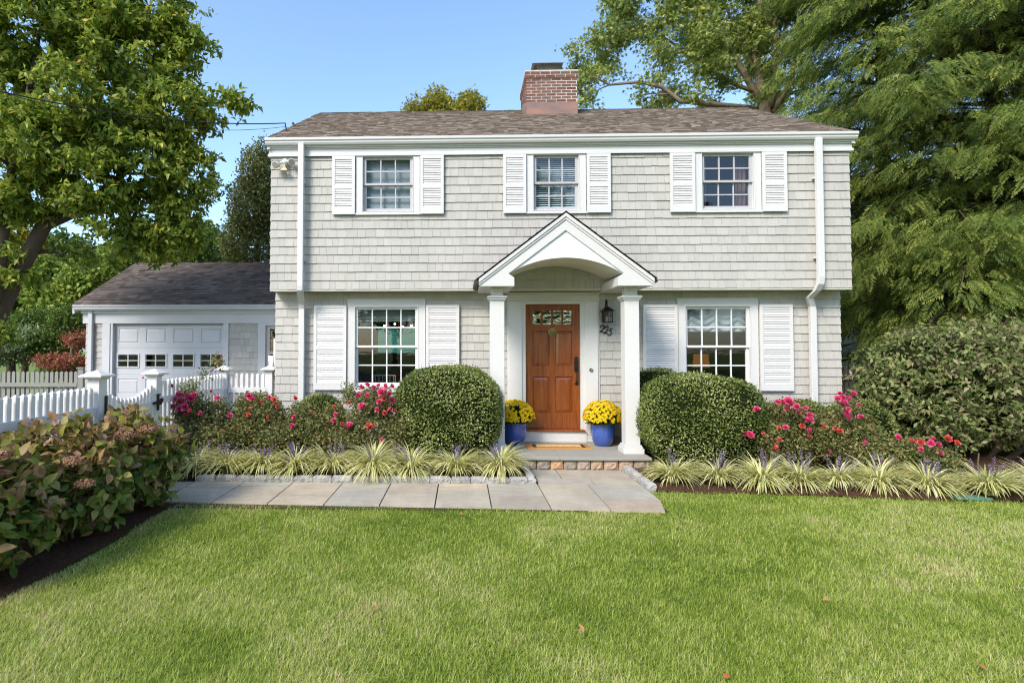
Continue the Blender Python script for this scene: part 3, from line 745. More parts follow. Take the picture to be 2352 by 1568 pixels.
# ---- things fixed to the house front
lan = empty('wall_lantern', (2.52, YW, 2.3), 'black iron wall lantern with glass sides above the house number', 'lantern')
def lc(o): return world_child(o, lan)
lp = at(1395, 730, 9.14); lx, lyy = lp.x, 9.15
tz = at(0, 716, 9.14).z; bz = at(0, 741, 9.14).z
m = MB(); m.frustum(lx, lyy, tz - .01, tz + .065, .105, .1, .02, .02); m.frustum(lx, lyy, bz - .012, bz, .085, .085, .085, .085)
for sx in (-1, 1):
    for sy in (-1, 1): m.box(lx + sx * .068 - .006, lx + sx * .068 + .006, lyy + sy * .068 - .006, lyy + sy * .068 + .006, bz, tz - .01)
m.box(lx - .062, lx + .062, lyy - .071, lyy - .067, (bz + tz) / 2 - .003, (bz + tz) / 2 + .003); m.box(lx - .003, lx + .003, lyy - .0715, lyy - .0665, bz, tz - .01)
lc(m.build('lantern_frame', BLACK))
m = MB(); m.tube([(lx, lyy, tz + .06), (lx, lyy, tz + .14), (lx, lyy + .03, tz + .185), (lx, lyy + .07, tz + .17), (lx, lyy + .1, tz + .06), (lx, lyy + .12, tz)], .011, 6); m.prism([(lx - .045, bz + .02), (lx + .045, bz + .02), (lx + .045, tz + .02), (lx - .045, tz + .02)], YW - .035, YW - .016)
lc(m.build('wall_bracket', BLACK))
m = MB()
m.box(lx - .062, lx + .062, lyy - .0635, lyy - .062, bz, tz - .01); m.box(lx - .0665, lx - .065, lyy - .06, lyy + .06, bz, tz - .01); m.box(lx + .065, lx + .0665, lyy - .06, lyy + .06, bz, tz - .01)
lc(m.build('lantern_glass', glass_mat('seeded_glass', .2, (.9, .92, .88), .5)))
m = MB(); m.tube([(lx, lyy, bz), (lx, lyy, bz + .09)], .022, 8); lc(m.build('candle_tube', mat('ivory_tube', srgb(225, 220, 200), .6)))
# house number: three separate numerals, slanting down to the right
def numeral(kind, cxn, czn, hgt, label):
    two = [(-.42, .62), (-.30, .86), (0.02, 1.0), (.32, .86), (.36, .60), (.18, .32), (-.12, .12), (-.44, -.0), (-.1, .06), (.18, -.02), (.46, .06)]
    five = [(.52, .95), (.12, .93), (.02, .90), (-.10, .56), (.16, .60), (.38, .42), (.40, .16), (.20, -.06), (-.08, -.12), (-.36, -.04)]
    p = two if kind == 2 else five; m = MB(); sk = .22
    pts = [(cxn + (a * .62 + sk * b) * hgt, YW - .026, czn + (b - .5) * hgt) for a, b in p]
    # smooth through the points
    q = []
    for i in range(len(pts) - 1):
        p0, p1, p2, p3 = [Vector(pts[max(0, min(len(pts) - 1, i + k))]) for k in (-1, 0, 1, 2)]
        for t in (0, .25, .5, .75):
            q.append(0.5 * ((2 * p1) + (p2 - p0) * t + (2 * p0 - 5 * p1 + 4 * p2 - p3) * t * t + (3 * p1 - p0 - 3 * p2 + p3) * t ** 3))
    q.append(Vector(pts[-1]))
    m.tube(q, .0085, 6); o = m.build('house_number', BLACK); tag(o, label, 'house number', 'three numerals of the house number')
nz0 = 9.25
a = at(1381, 754, nz0); numeral(2, a.x, a.z, .118, 'black numeral 2 beside the door surround, first of the house number')
a = at(1390.5, 757, nz0); numeral(2, a.x, a.z, .118, 'black numeral 2 in the middle of the house number')
a = at(1399.5, 761, nz0); numeral(5, a.x, a.z, .105, 'black numeral 5 below the lantern, last of the house number')
m = MB(); a = at(1357, 849, 9.23)
m.tube([(a.x, YW - .075, a.z), (a.x, YW - .049, a.z)], .026, 16); bell = tag(m.build('doorbell', BLACK), 'small round black doorbell on the white door surround', 'doorbell')
m = MB(); m.tube([(a.x, YW - .079, a.z), (a.x, YW - .0755, a.z)], .009, 10); m.build('bell_button', mat('lit_button', srgb(220, 220, 220), .4)).parent = bell
# floodlight with two heads and sensor
fl_ = empty('floodlight', (-3.02, YU, 4.84), 'white twin floodlight with motion sensor high on the house corner', 'floodlight')
fm = mat('floodlight_white', srgb(206, 205, 198), .4)
c0 = at(655, 372, 8.93)
m = MB(); m.ball(c0, .055, 10, (1, .8, 1)); world_child(m.build('mounting_box', fm, smooth=True), fl_)
for (px, py, dx) in ((636, 378, -1), (670, 372, 1)):
    q = at(px, py, 8.88); axis = Vector((dx * .25, -.85, -.35)).normalized()
    m = MB(); m.tube([c0, (c0 + q) / 2 + Vector((0, 0, .01)), q - axis * .06], .02, 8)
    m.tube([q - axis * .07, q - axis * .04, q + axis * .03, q + axis * .055, q + axis * .06], [.022, .045, .056, .06, .056], 18); hd = world_child(m.build('lamp_head', fm, smooth=False), fl_)
    m = MB(); m.tube([q + axis * .0605, q + axis * .064], .05, 18); m.build('lens', mat('lamp_lens', srgb(150, 148, 140), .2, nz=(80, .3))).parent = hd
m = MB(); q = at(653, 388, 8.9); m.tube([c0, q + Vector((0, 0, .02))], .014, 6); m.frustum(q.x, q.y, q.z - .03, q.z + .01, .06, .04, .035, .03)
world_child(m.build('motion_sensor', mat('yellowed_plastic', srgb(205, 190, 150), .5)), fl_)
# electricity service cables
CABLE = mat('cable_black', srgb(28, 28, 30), .6)
def cable(name, pts, r, label):
    m = MB(); m.tube(pts, r, 6); return tag(m.build(name, CABLE), label, 'cable', 'overhead cables')
e1 = at(655, 283, 9.6)
def sag(a, b, s, n=24): return [a.lerp(b, i / n) + Vector((0, 0, -s * 4 * (i / n) * (1 - i / n))) for i in range(n + 1)]
pA = at(-420, 98, 5.6)
cable('service_cable', sag(pA, e1, .28), .009, 'thick black twisted service cable crossing in front of the tree to the roof')
cable('thin_cable', sag(at(-420, 60, 5.3), at(657, 291, 9.6), .42), .004, 'thin black wire strung just below the thick service cable')
m = MB(); a = at(655, 283, 9.6); b = at(657, 296, 9.6)
m.tube([a, b, (b.x + .02, b.y, b.z - .1)], .012, 6); part(m.build('cable_bracket', BLACK))
m = MB(); m.tube([at(672, 282, 10.2), at(678, 290, 10.2)], .02, 6); part(m.build('roof_hook', BLACK))

# ================================================================== STOOP, MAT, POTS
stoop = empty('stoop', (1.54, 8.6, 0), 'low stone front stoop with a bluestone slab over rough blocks', 'stoop')
m = MB(); m.box(.34, 1.42, 7.955, YW - .012, .135, .18); m.box(1.425, 2.735, 7.955, YW - .012, .135, .18)
world_child(m.build('slab', SLAB, bevel=.006), stoop)
x = .37; k = 0
while x < 2.70:
    w = random.uniform(.16, .23); xe = min(x + w, 2.71); m = MB(); m.cur = random.random()
    nx, nz_ = 5, 4; rnd = random.Random(k); vs = []; fs = []
    for j in range(nz_ + 1):
        for i in range(nx + 1):
            e = (1 if i in (0, nx) or j in (0, nz_) else 0)
            vs.append((x + .006 + (xe - x - .012) * i / nx, 7.985 + (.022 if e else rnd.uniform(-.008, .006)), -.03 + .162 * j / nz_))
    fs = [(j * (nx + 1) + i, j * (nx + 1) + i + 1, (j + 1) * (nx + 1) + i + 1, (j + 1) * (nx + 1) + i) for j in range(nz_) for i in range(nx)]
    m.add(vs, fs); m.box(x + .006, xe - .006, 8.01, 8.3, -.03, .132); world_child(m.build('stone_block', TANST), stoop); x = xe; k += 1
m = MB(); m.box(.38, 2.70, 8.035, 9.26, -.03, .131); world_child(m.build('core', JOINT), stoop)

matm = MB(); mx0, mx1, my0, my1 = 1.03, 2.05, 8.56, 8.98
rnd = random.Random(5); nx, ny = 60, 26; vs = []
for j in range(ny + 1):
    for i in range(nx + 1):
        e = min(i, nx - i, j, ny - j); z = .182 + (.0 if e == 0 else .018) + rnd.uniform(-.0012, .0012)
        vs.append((mx0 + (mx1 - mx0) * i / nx, my0 + (my1 - my0) * j / ny, z))
fs = [(j * (nx + 1) + i, j * (nx + 1) + i + 1, (j + 1) * (nx + 1) + i + 1, (j + 1) * (nx + 1) + i) for j in range(ny) for i in range(nx)]
matm.add(vs, fs)
dm = tag(matm.build('doormat', mat('coir', [srgb(150, 104, 58), srgb(196, 148, 92)], .95, .1, noise_pick=60.0, bump=(200, .8, .01))), 'tan coir doormat with a dark border in front of the door', 'doormat')
m = MB()
for (a, b, c, e) in ((1.13, 1.95, 8.64, 8.65), (1.13, 1.95, 8.885, 8.895), (1.13, 1.185, 8.65, 8.885), (1.895, 1.95, 8.65, 8.885)): m.box(a, b, c, e, .195, .2035)
m.build('border', mat('mat_black', srgb(42, 38, 36), .95)).parent = dm
m = MB(); m.box(1.187, 1.893, 8.652, 8.883, .195, .2025); m.build('field', mat('mat_pale', srgb(214, 178, 120), .95, nz=(80, .2))).parent = dm
for i in range(17):     # worn, unreadable line of lettering
    x = 1.235 + i * .037
    if i in (3, 9, 12): continue
    m = MB(); h_ = random.uniform(.03, .06); m.box(x, x + .009, 8.735, 8.735 + h_, .203, .2045)
    if i % 2: m.box(x + .0095, x + .022, 8.735, 8.743, .203, .2045)
    else: m.box(x + .0095, x + .02, 8.76, 8.768, .203, .2045)
    m.build('letter', mat('mat_letters', srgb(110, 84, 52), .95)).parent = dm

# ================================================================== LEAF GENERATORS
def unit(v): return v / np.maximum(np.linalg.norm(v, axis=1, keepdims=True), 1e-9)
def leaf_arrays(P, D, Nn, L, W, tint, kind='leaf', curl=0.15):
    """P base points, D axis, Nn normals (n,3); L, W lengths; returns V,F,t"""
    n = len(P); D = unit(D); S = unit(np.cross(D, Nn)); Nn = np.cross(S, D)
    L = np.broadcast_to(L, (n,))[:, None]; W = np.broadcast_to(W, (n,))[:, None]
    if kind == 'quad':
        V = np.stack([P, P + D * L * .5 + S * W * .5, P + D * L - Nn * L * curl, P + D * L * .5 - S * W * .5], 1)
        base = (np.arange(n) * 4)[:, None]; Fc = base + np.array([0, 1, 2, 3])
        return V.reshape(-1, 3), Fc, np.repeat(tint, 4)
    if kind == 'leaf':
        V = np.stack([P, P + D * L * .45 + S * W * .5 + Nn * W * .14, P + D * L - Nn * L * curl, P + D * L * .45 - S * W * .5 + Nn * W * .14, P + D * L * .5 - Nn * W * .02], 1)
        base = (np.arange(n) * 5)[:, None, None]; f = np.array([[0, 1, 4], [4, 1, 2], [0, 4, 3], [4, 2, 3]])
        return V.reshape(-1, 3), (base + f).reshape(-1, 3), np.repeat(tint, 5)
    if kind == 'broad':   # ovate leaf, eight outline points and a folded midrib
        us = [0, .2, .45, .72, 1.0]; ws = [0.05, .42, .5, .33, 0.0]
        cols = []
        for u, w in zip(us, ws):
            mid = P + D * L * u - Nn * L * curl * u * u
            cols += [mid, mid + S * W * w + Nn * W * w * .3, mid - S * W * w + Nn * W * w * .3]
        V = np.stack(cols, 1); f = []
        for i in range(4):
            a, b = i * 3, i * 3 + 3
            f += [[a, a + 1, b + 1], [a, b + 1, b], [a, b, b + 2], [a, b + 2, a + 2]]
        f = np.array(f); base = (np.arange(n) * 15)[:, None, None]
        return V.reshape(-1, 3), (base + f).reshape(-1, 3), np.repeat(tint, 15)
    if kind == 'maple':   # five lobed leaf
        ang = np.array([-150, -110, -75, -48, -25, -12, 0, 12, 25, 48, 75, 110, 150]) * math.pi / 180
        rad = np.array([.25, .55, .28, .8, .36, .55, 1.0, .55, .36, .8, .28, .55, .25])
        pts = [P]
        for a, r in zip(ang, rad): pts.append(P + (D * math.cos(a) * L + S * math.sin(a) * W) * r * .62 + D * L * .3 - Nn * L * curl * r * abs(math.sin(a)))
        V = np.stack(pts, 1); k = len(ang); f = np.array([[0, i + 1, i + 2] for i in range(k - 1)]); base = (np.arange(n) * (k + 1))[:, None, None]
        V[:, 0] = P + D * L * .3
        return V.reshape(-1, 3), (base + f).reshape(-1, 3), np.repeat(tint, k + 1)
def leaf_mat(name, cols, rough=.5, transl=.3, spec=.3): return mat(name, cols, rough, spec, tint=True, transl=transl)
def sphere_dirs(n, rng): return unit(rng.normal(size=(n, 3)))
def foliage(name, parent, P, outward, m, L, Lvar, aspect, rng, kind='leaf', up=.6, droop=.2, curl=.15, tbias=None):
    n = len(P); D = unit(outward * .8 + rng.normal(size=(n, 3)) * .7 + np.array([0, 0, -droop]))
    Nn = unit(rng.normal(size=(n, 3)) * .55 + np.array([0, 0, up]) + outward * .45)
    Ls = L * (1 + Lvar * rng.uniform(-1, 1, n)); t = rng.random(n) if tbias is None else tbias
    cv = (curl * rng.uniform(-.4, 2.4, n))[:, None] if kind in ('broad', 'leaf') else curl
    V, Fc, tt = leaf_arrays(P, D, Nn, Ls, Ls * aspect * rng.uniform(.8, 1.15, n), t, kind, cv)
    return np_mesh(name, V, Fc, tt, m, parent)
def limbs(name, parent, trunks, targets, m, r_leaf, r_base, seed=0, cap=400, k=5):
    """trunks: list of (points, radii). each target is joined to the nearest wood below it by a bending limb"""
    mb = MB(); nodes = []
    for pts, rad in trunks:
        mb.tube(pts, rad, 9)
        for i in range(len(pts) - 1):
            for t in (0, .25, .5, .75): nodes.append((Vector(pts[i]).lerp(Vector(pts[i + 1]), t), rad[i] * (1 - t) + rad[i + 1] * t))
    rnd = random.Random(seed); tg = [Vector(t) for t in targets]; rnd.shuffle(tg); tg = tg[:cap]
    tg.sort(key=lambda t: min((t - n_[0]).length for n_ in nodes))
    P = np.array([tuple(n_[0]) for n_ in nodes]); Rr = [n_[1] for n_ in nodes]
    for t in tg:
        dv_ = P - np.array(t); dist = np.linalg.norm(dv_, axis=1) + np.maximum(0, dv_[:, 2]) * 1.5
        i = int(np.argmin(dist)); a = Vector(P[i]); L = (t - a).length
        if L < .05: continue
        c1 = a.lerp(t, .35) + Vector((rnd.uniform(-1, 1), rnd.uniform(-1, 1), rnd.uniform(-.2, .8))) * L * .12
        c2 = a.lerp(t, .7) + Vector((rnd.uniform(-1, 1), rnd.uniform(-1, 1), rnd.uniform(-.2, .8))) * L * .10
        ra = min(Rr[i] * .62, r_base); ra = max(ra, r_leaf); rb = r_leaf
        mb.tube([a, c1, c2, t], [ra, ra * .75 + rb * .25, (ra + rb) / 2, rb], k)
        new = [tuple(c1), tuple(c2), tuple(t)]; P = np.vstack([P, new]); Rr += [ra * .75, (ra + rb) / 2, rb]
    return mb.build(name, m, parent, smooth=True)
def cluster_points(blobs, n, rng, shell=.55):
    """blobs: (centre, (rx,ry,rz)); points nearer the outside"""
    vol = np.array([b[1][0] * b[1][1] * b[1][2] for b in blobs]) ** .75; pick = rng.choice(len(blobs), n, p=vol / vol.sum())
    C = np.array([tuple(b[0]) for b in blobs])[pick]; Rr = np.array([b[1] for b in blobs])[pick]
    d = sphere_dirs(n, rng); r = rng.random(n) ** (1 / 3) * (1 - shell) + shell * rng.random(n) ** .25
    return C + d * Rr * r[:, None], d
def whorls(C, dirs, per, rng, rad=.05):
    P = np.repeat(C, per, 0) + rng.normal(size=(len(C) * per, 3)) * rad
    a = unit(np.repeat(dirs, per, 0) * .6 + rng.normal(size=(len(C) * per, 3)))
    return P, a

def vn3(Q, s, seed):
    rg = np.random.default_rng(seed); ph = rg.uniform(0, 6.28, (6, 3)); k = rg.normal(size=(6, 3)) * s
    return np.clip(.5 + .2 * sum(np.sin(Q @ k[i] + ph[i, 0]) for i in range(6)), 0, 1)
# ================================================================== BOXWOODS
BOX = leaf_mat('boxwood_leaf', [srgb(60, 76, 34), srgb(102, 120, 52), srgb(144, 154, 82), srgb(188, 192, 130)], .45, .3, .4)
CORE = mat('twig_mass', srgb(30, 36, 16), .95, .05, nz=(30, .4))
def boxwood(name, c, rx, ry, top, z0, n, label, p=2.6, leafs=.031, group='clipped boxwoods', sq=1.0, seed=1):
    rng = np.random.default_rng(seed); root = empty(name, (c[0], c[1], z0), label, 'shrub', group)
    hz = (top - z0) / 2; cz = z0 + hz
    d = sphere_dirs(n * 2, rng); e = (np.abs(d[:, 0]) ** p + np.abs(d[:, 1]) ** p + np.abs(d[:, 2]) ** p) ** (-1 / p)
    Q = d * e[:, None] * np.array([rx, ry, hz]); ph = np.sin(Q[:, 0] * 9 + seed) * np.cos(Q[:, 2] * 11 + seed * 2) * .012 + np.sin(Q[:, 0] * 3.1 + seed) * .02
    Q = Q * (1 + ph[:, None]); low = Q[:, 2] < 0
    Q[low, :2] *= (1 - .12 * (Q[low, 2] / -hz) ** 2)[:, None]
    keep = (Q[:, 1] < ry * .55) | (rng.random(len(Q)) < .4); Q = Q[keep][:n]; d = d[keep][:n]
    Q = Q * (1 + .075 * (vn3(Q, 6.0, seed) - .5)[:, None] - rng.random(len(Q))[:, None] ** 1.4 * .09) + np.array([c[0], c[1], cz])
    stray = rng.random(len(Q)) < .02; Q = Q + (d * (stray * rng.uniform(.01, .05, len(Q)))[:, None])
    t = np.clip(rng.random(len(Q)) * .8 + .5 * (vn3(Q, 4.0, seed + 5) - .5) + .1, 0, 1)
    lo = foliage('leaves', None, Q, d, BOX, leafs, .35, .6, rng, 'quad', up=.3, droop=-.2, tbias=t); world_child(lo, root)
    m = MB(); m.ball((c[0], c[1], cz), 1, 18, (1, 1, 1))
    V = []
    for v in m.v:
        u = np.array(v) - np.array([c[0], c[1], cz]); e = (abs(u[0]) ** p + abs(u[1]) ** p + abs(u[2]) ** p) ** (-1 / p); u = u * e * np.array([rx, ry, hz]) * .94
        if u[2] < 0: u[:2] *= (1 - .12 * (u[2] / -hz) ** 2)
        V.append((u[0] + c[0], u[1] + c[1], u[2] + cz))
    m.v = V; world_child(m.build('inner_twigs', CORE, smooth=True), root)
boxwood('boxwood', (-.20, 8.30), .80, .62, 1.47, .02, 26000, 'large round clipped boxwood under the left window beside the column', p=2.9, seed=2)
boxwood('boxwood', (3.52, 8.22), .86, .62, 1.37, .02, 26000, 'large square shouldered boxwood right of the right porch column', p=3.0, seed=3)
boxwood('boxwood', (3.12, 8.95), .45, .2, 1.42, .1, 5000, 'flat topped boxwood peeping out behind the large right boxwood', p=4.0, seed=4)
boxwood('boxwood', (-3.28, 8.75), .43, .4, 1.00, .02, 7000, 'small domed boxwood at the left corner of the house behind roses', p=2.1, seed=5)
boxwood('boxwood', (-2.33, 8.85), .42, .38, 1.02, .02, 7000, 'small domed boxwood under the left shutter', p=2.1, seed=6)
boxwood('boxwood', (5.42, 8.85), .42, .35, .92, .02, 6000, 'small domed boxwood in front of the right downspout', p=2.1, seed=7)
boxwood('boxwood', (6.20, 8.75), .48, .38, .92, .02, 6000, 'small domed boxwood at the right corner of the house', p=2.2, seed=8)

# ================================================================== ROSES
ROSEL = leaf_mat('rose_leaf', [srgb(58, 74, 36), srgb(96, 112, 56), srgb(128, 138, 78), srgb(150, 142, 90), srgb(138, 96, 68)], .5, .3)
ROSEP = leaf_mat('rose_petal_pink', [srgb(214, 58, 112), srgb(232, 92, 144), srgb(240, 138, 174)], .6, .4)
ROSER = leaf_mat('rose_petal_coral', [srgb(206, 66, 72), srgb(226, 98, 94), srgb(236, 140, 124)], .6, .4)
STEM = mat('green_stem', srgb(82, 78, 48), .8)
def blossom_mesh(r, m, seed):
    rng = np.random.default_rng(seed); n = 26
    th = rng.uniform(0, 2 * math.pi, n); ph = np.linspace(.15, 1.45, n)
    out = np.stack([np.cos(th) * np.sin(ph), np.sin(th) * np.sin(ph), np.cos(ph)], 1)
    P = out * r * .15; D = out; Nn = np.stack([-np.cos(th) * np.cos(ph), -np.sin(th) * np.cos(ph), np.sin(ph) + .2], 1)
    V, Fc, t = leaf_arrays(P, D, Nn, r * rng.uniform(.75, 1.05, n), r * .95, rng.random(n), 'broad', -.12)
    o = np_mesh('blossom', V, Fc, t, m); COL.objects.unlink(o); return o.data
PINKS = [blossom_mesh(1.0, ROSEP, i) for i in range(3)]; CORALS = [blossom_mesh(1.0, ROSER, i + 9) for i in range(3)]
def rose(base, blobs, flowers, Yf, n, label, seed, extra=()):
    rng = np.random.default_rng(seed); rnd = random.Random(seed)
    root = empty('rose_bush', (base[0], base[1], .03), label, 'rose bush', 'flowering rose bushes')
    C, d = cluster_points(blobs, n // 7, rng, .35)
    C = C[C[:, 2] > .06]; d = d[:len(C)]
    P, a = whorls(C, d, 7, rng, .045)
    world_child(foliage('leaves', None, P, a, ROSEL, .04, .35, .62, rng, 'leaf', up=.5), root)
    fl = []
    for (px, py, r, kind) in flowers:
        p = at(px, py, Yf + rnd.uniform(-.08, .08)); fl.append((p, r / 150 * (Yf / 8.3) * 1.25, kind))
    tg = [tuple(c) for c in C[::6]] + [tuple(f[0] + Vector((0, .03, -.02))) for f in fl]
    tr = [([(base[0] + rnd.uniform(-.1, .1), base[1], .02), (base[0] + rnd.uniform(-.25, .25), base[1] + rnd.uniform(-.1, .1), .35)], [.012, .008]) for _ in range(4)]
    world_child(limbs('stems', None, tr, tg, STEM, .0025, .006, seed, 260, 4), root)
    for i, (p, r, kind) in enumerate(fl):
        me = (CORALS if kind == 'o' else PINKS)[i % 3]; o = bpy.data.objects.new('blossom', me); COL.objects.link(o)
        o.parent = root; o.location = p - Vector(root.location); o.scale = (r, r, r)
        o.rotation_euler = (R_(rnd.uniform(35, 80)), rnd.uniform(-.5, .5), rnd.uniform(-.7, .7))
    return root
def blb_px(px, py, rx, rz, Y, ry=.28):
    p = at(px, py, Y); s = Y / 1250; return (p, (rx * s, ry, rz * s))
fL1 = [(508, 818, 3, 'o'), (388, 911, 9, 'p'), (412, 906, 7, 'p'), (418, 922, 9, 'p'), (424, 934, 9, 'p'), (439, 915, 9, 'p'), (446, 908, 7, 'p'), (393, 935, 7, 'p'), (395, 886, 5, 'p'), (485, 898, 4, 'o'), (499, 915, 6, 'p'), (461, 948, 5, 'p'), (427, 953, 5, 'p'), (436, 944, 5, 'o'), (330, 868, 3, 'p'), (413, 938, 7, 'p'), (430, 908, 6, 'p'), (405, 917, 6, 'p')]
rose((-3.85, 8.0), [blb_px(440, 985, 65, 60, 8.1), blb_px(490, 1010, 60, 35, 7.9), blb_px(430, 935, 45, 35, 8.1), blb_px(500, 960, 35, 45, 8.3), blb_px(437, 890, 14, 22, 8.0, .1), blb_px(500, 830, 15, 16, 8.0, .06), blb_px(470, 858, 16, 8, 8.0, .06)], fL1, 7.85, 12000, 'rose bush with a heavy cluster of pink blooms by the white gate', 21)
fL2 = [(528, 954, 6, 'p'), (571, 909, 7, 'p'), (578, 916, 6, 'p'), (571, 940, 4, 'o'), (571, 953, 5, 'o'), (617, 957, 4, 'o'), (618, 912, 5, 'p'), (630, 917, 6, 'o'), (637, 934, 4, 'o'), (601, 922, 4, 'o'), (632, 926, 5, 'o')]
rose((-3.2, 8.2), [blb_px(595, 985, 68, 55, 8.1), blb_px(640, 1010, 50, 30, 7.9), blb_px(590, 930, 50, 25, 8.3)], fL2, 7.85, 12000, 'rose bush with scattered red blooms over the corner boxwood', 22)
fL3 = [(678, 914, 5, 'o'), (675, 957, 5, 'p'), (672, 978, 6, 'p'), (718, 946, 4, 'o'), (767, 934, 4, 'o'), (771, 952, 5, 'p'), (767, 966, 6, 'p'), (746, 1014, 4, 'o')]
rose((-2.4, 8.15), [blb_px(720, 995, 75, 45, 8.05), blb_px(690, 955, 25, 30, 8.2), blb_px(765, 960, 25, 30, 8.2)], fL3, 7.8, 10000, 'sparse rose bush with few small blooms under the left shutter', 23)
fL4 = [(822, 907, 6, 'p'), (830, 889, 5, 'p'), (845, 883, 5, 'p'), (870, 886, 5, 'p'), (886, 886, 5, 'p'), (900, 887, 5, 'p'), (876, 901, 9, 'p'), (857, 890, 5, 'p'), (843, 908, 6, 'p'), (895, 905, 6, 'p'), (869, 923, 6, 'p'), (882, 916, 6, 'o'), (833, 935, 9, 'p'), (867, 941, 6, 'p'), (900, 919, 7, 'p'), (883, 948, 6, 'o'), (895, 941, 5, 'o'), (906, 943, 5, 'o'), (806, 977, 9, 'p'), (848, 981, 9, 'o'), (786, 974, 5, 'o'), (946, 977, 5, 'p'), (876, 1011, 5, 'p'), (803, 927, 5, 'o'), (881, 896, 7, 'p')]
rose((-1.45, 8.15), [blb_px(855, 990, 90, 52, 8.05), blb_px(790, 1015, 50, 28, 7.9), blb_px(860, 925, 50, 38, 8.15), blb_px(805, 905, 16, 24, 8.2, .1), blb_px(925, 985, 30, 30, 8.0)], fL4, 7.8, 14000, 'rose bush crowded with pink blooms below the left ground floor window', 24)
fR1 = [(1738, 941, 7, 'p'), (1785, 924, 6, 'p'), (1799, 924, 7, 'p'), (1809, 921, 9, 'p'), (1816, 928, 7, 'p'), (1806, 941, 7, 'p'), (1828, 933, 7, 'p'), (1849, 938, 5, 'p'), (1836, 948, 5, 'p'), (1850, 963, 6, 'p'), (1859, 965, 8, 'p'), (1859, 953, 6, 'p'), (1803, 981, 6, 'p'), (1789, 984, 5, 'o'), (1843, 978, 6, 'o'), (1856, 987, 5, 'p'), (1857, 1003, 5, 'o'), (1723, 999, 8, 'p'), (1712, 999, 6, 'p'), (1752, 998, 5, 'o'), (1791, 1011, 5, 'o'), (1776, 1027, 8, 'o')]
rose((5.0, 8.0), [blb_px(1790, 1020, 90, 55, 7.9), blb_px(1810, 955, 62, 34, 8.1), blb_px(1740, 950, 30, 30, 8.3)], fR1, 7.6, 14000, 'rose bush with pink blooms right of the large right boxwood', 25)
fR2 = [(1929, 904, 5, 'p'), (1924, 917, 7, 'p'), (1932, 924, 9, 'p'), (1939, 929, 7, 'p'), (1947, 915, 6, 'p'), (1960, 904, 6, 'p'), (1972, 929, 4, 'p'), (1948, 940, 5, 'p'), (1940, 957, 12, 'p'), (1977, 958, 6, 'p'), (1891, 979, 5, 'o'), (1920, 984, 5, 'o'), (1930, 991, 6, 'o'), (1982, 1015, 6, 'p'), (1903, 1038, 5, 'p'), (1935, 912, 6, 'p')]
rose((6.05, 8.0), [blb_px(1940, 1015, 90, 50, 7.9), blb_px(1945, 960, 45, 38, 8.1), blb_px(1880, 1000, 40, 35, 8.0)], fR2, 7.6, 14000, 'rose bush with tall pink cluster at the right corner of the house', 26)
fR3 = [(2061, 1003, 6, 'p'), (2093, 1013, 6, 'o'), (2115, 1016, 7, 'o'), (2139, 1008, 6, 'p'), (2137, 1018, 7, 'p'), (2152, 1021, 7, 'p'), (2175, 1008, 8, 'o'), (2197, 1017, 6, 'o'), (2159, 1041, 7, 'p'), (2114, 1030, 5, 'p'), (2080, 1081, 6, 'o')]
rose((6.8, 7.5), [blb_px(2060, 1045, 75, 36, 7.6), blb_px(2140, 1055, 60, 28, 7.5), blb_px(2010, 1055, 60, 30, 7.6)], fR3, 7.3, 12000, 'low spreading rose bush in front of the big viburnum', 27)

# ================================================================== LIRIOPE (striped grass clumps)
LIR = leaf_mat('striped_blade', [srgb(146, 154, 78), srgb(206, 204, 130), srgb(234, 230, 170), srgb(242, 238, 196)], .6, .45)
SPK = leaf_mat('lilac_spike', [srgb(104, 90, 122), srgb(140, 124, 160), srgb(124, 104, 118)], .7, .1)
def spike_mesh(seed):
    rng = np.random.default_rng(seed); n = 60; u = rng.random(n); th = rng.uniform(0, 6.28, n)
    P = np.stack([.006 * np.cos(th), .006 * np.sin(th), .13 + u * .15], 1); D = np.stack([np.cos(th), np.sin(th), np.full(n, .5)], 1)
    V, Fc, t = leaf_arrays(P, D, np.cross(D, rng.normal(size=(n, 3))), .011, .009, rng.random(n), 'quad')
    k = len(V); st = np.array([[-.0015, 0, 0], [.0015, 0, 0], [.001, 0, .29], [-.001, 0, .29]])
    o = np_mesh('flower_spike', np.vstack([V, st]), np.vstack([Fc, [[k, k + 1, k + 2, k + 3]]]), np.append(t, [.2] * 4), SPK); COL.objects.unlink(o); return o.data
SPIKES = [spike_mesh(i) for i in range(3)]
def blade_arrays(P, az, L, W, lean, tint, seg=5, bend=1.6):
    n = len(P); cols = []; S = np.stack([-np.sin(az), np.cos(az), np.zeros(n)], 1); H = np.stack([np.cos(az), np.sin(az), np.zeros(n)], 1)
    pos = P.copy(); ang = lean.copy()
    for i in range(seg + 1):
        w = (W * (1 - (i / seg) ** 2.2) * .5 + (0.0004))[:, None]
        cols += [pos - S * w, pos + S * w]
        step = (L / seg)[:, None]; pos = pos + (H * np.sin(ang)[:, None] + np.array([0, 0, 1.]) * np.cos(ang)[:, None]) * step
        ang = ang + bend / seg
    V = np.stack(cols, 1); f = np.array([[2 * i, 2 * i + 1, 2 * i + 3, 2 * i + 2] for i in range(seg)]); base = (np.arange(n) * (2 * seg + 2))[:, None, None]
    return V.reshape(-1, 3), (base + f).reshape(-1, 4), np.repeat(tint, 2 * seg + 2)
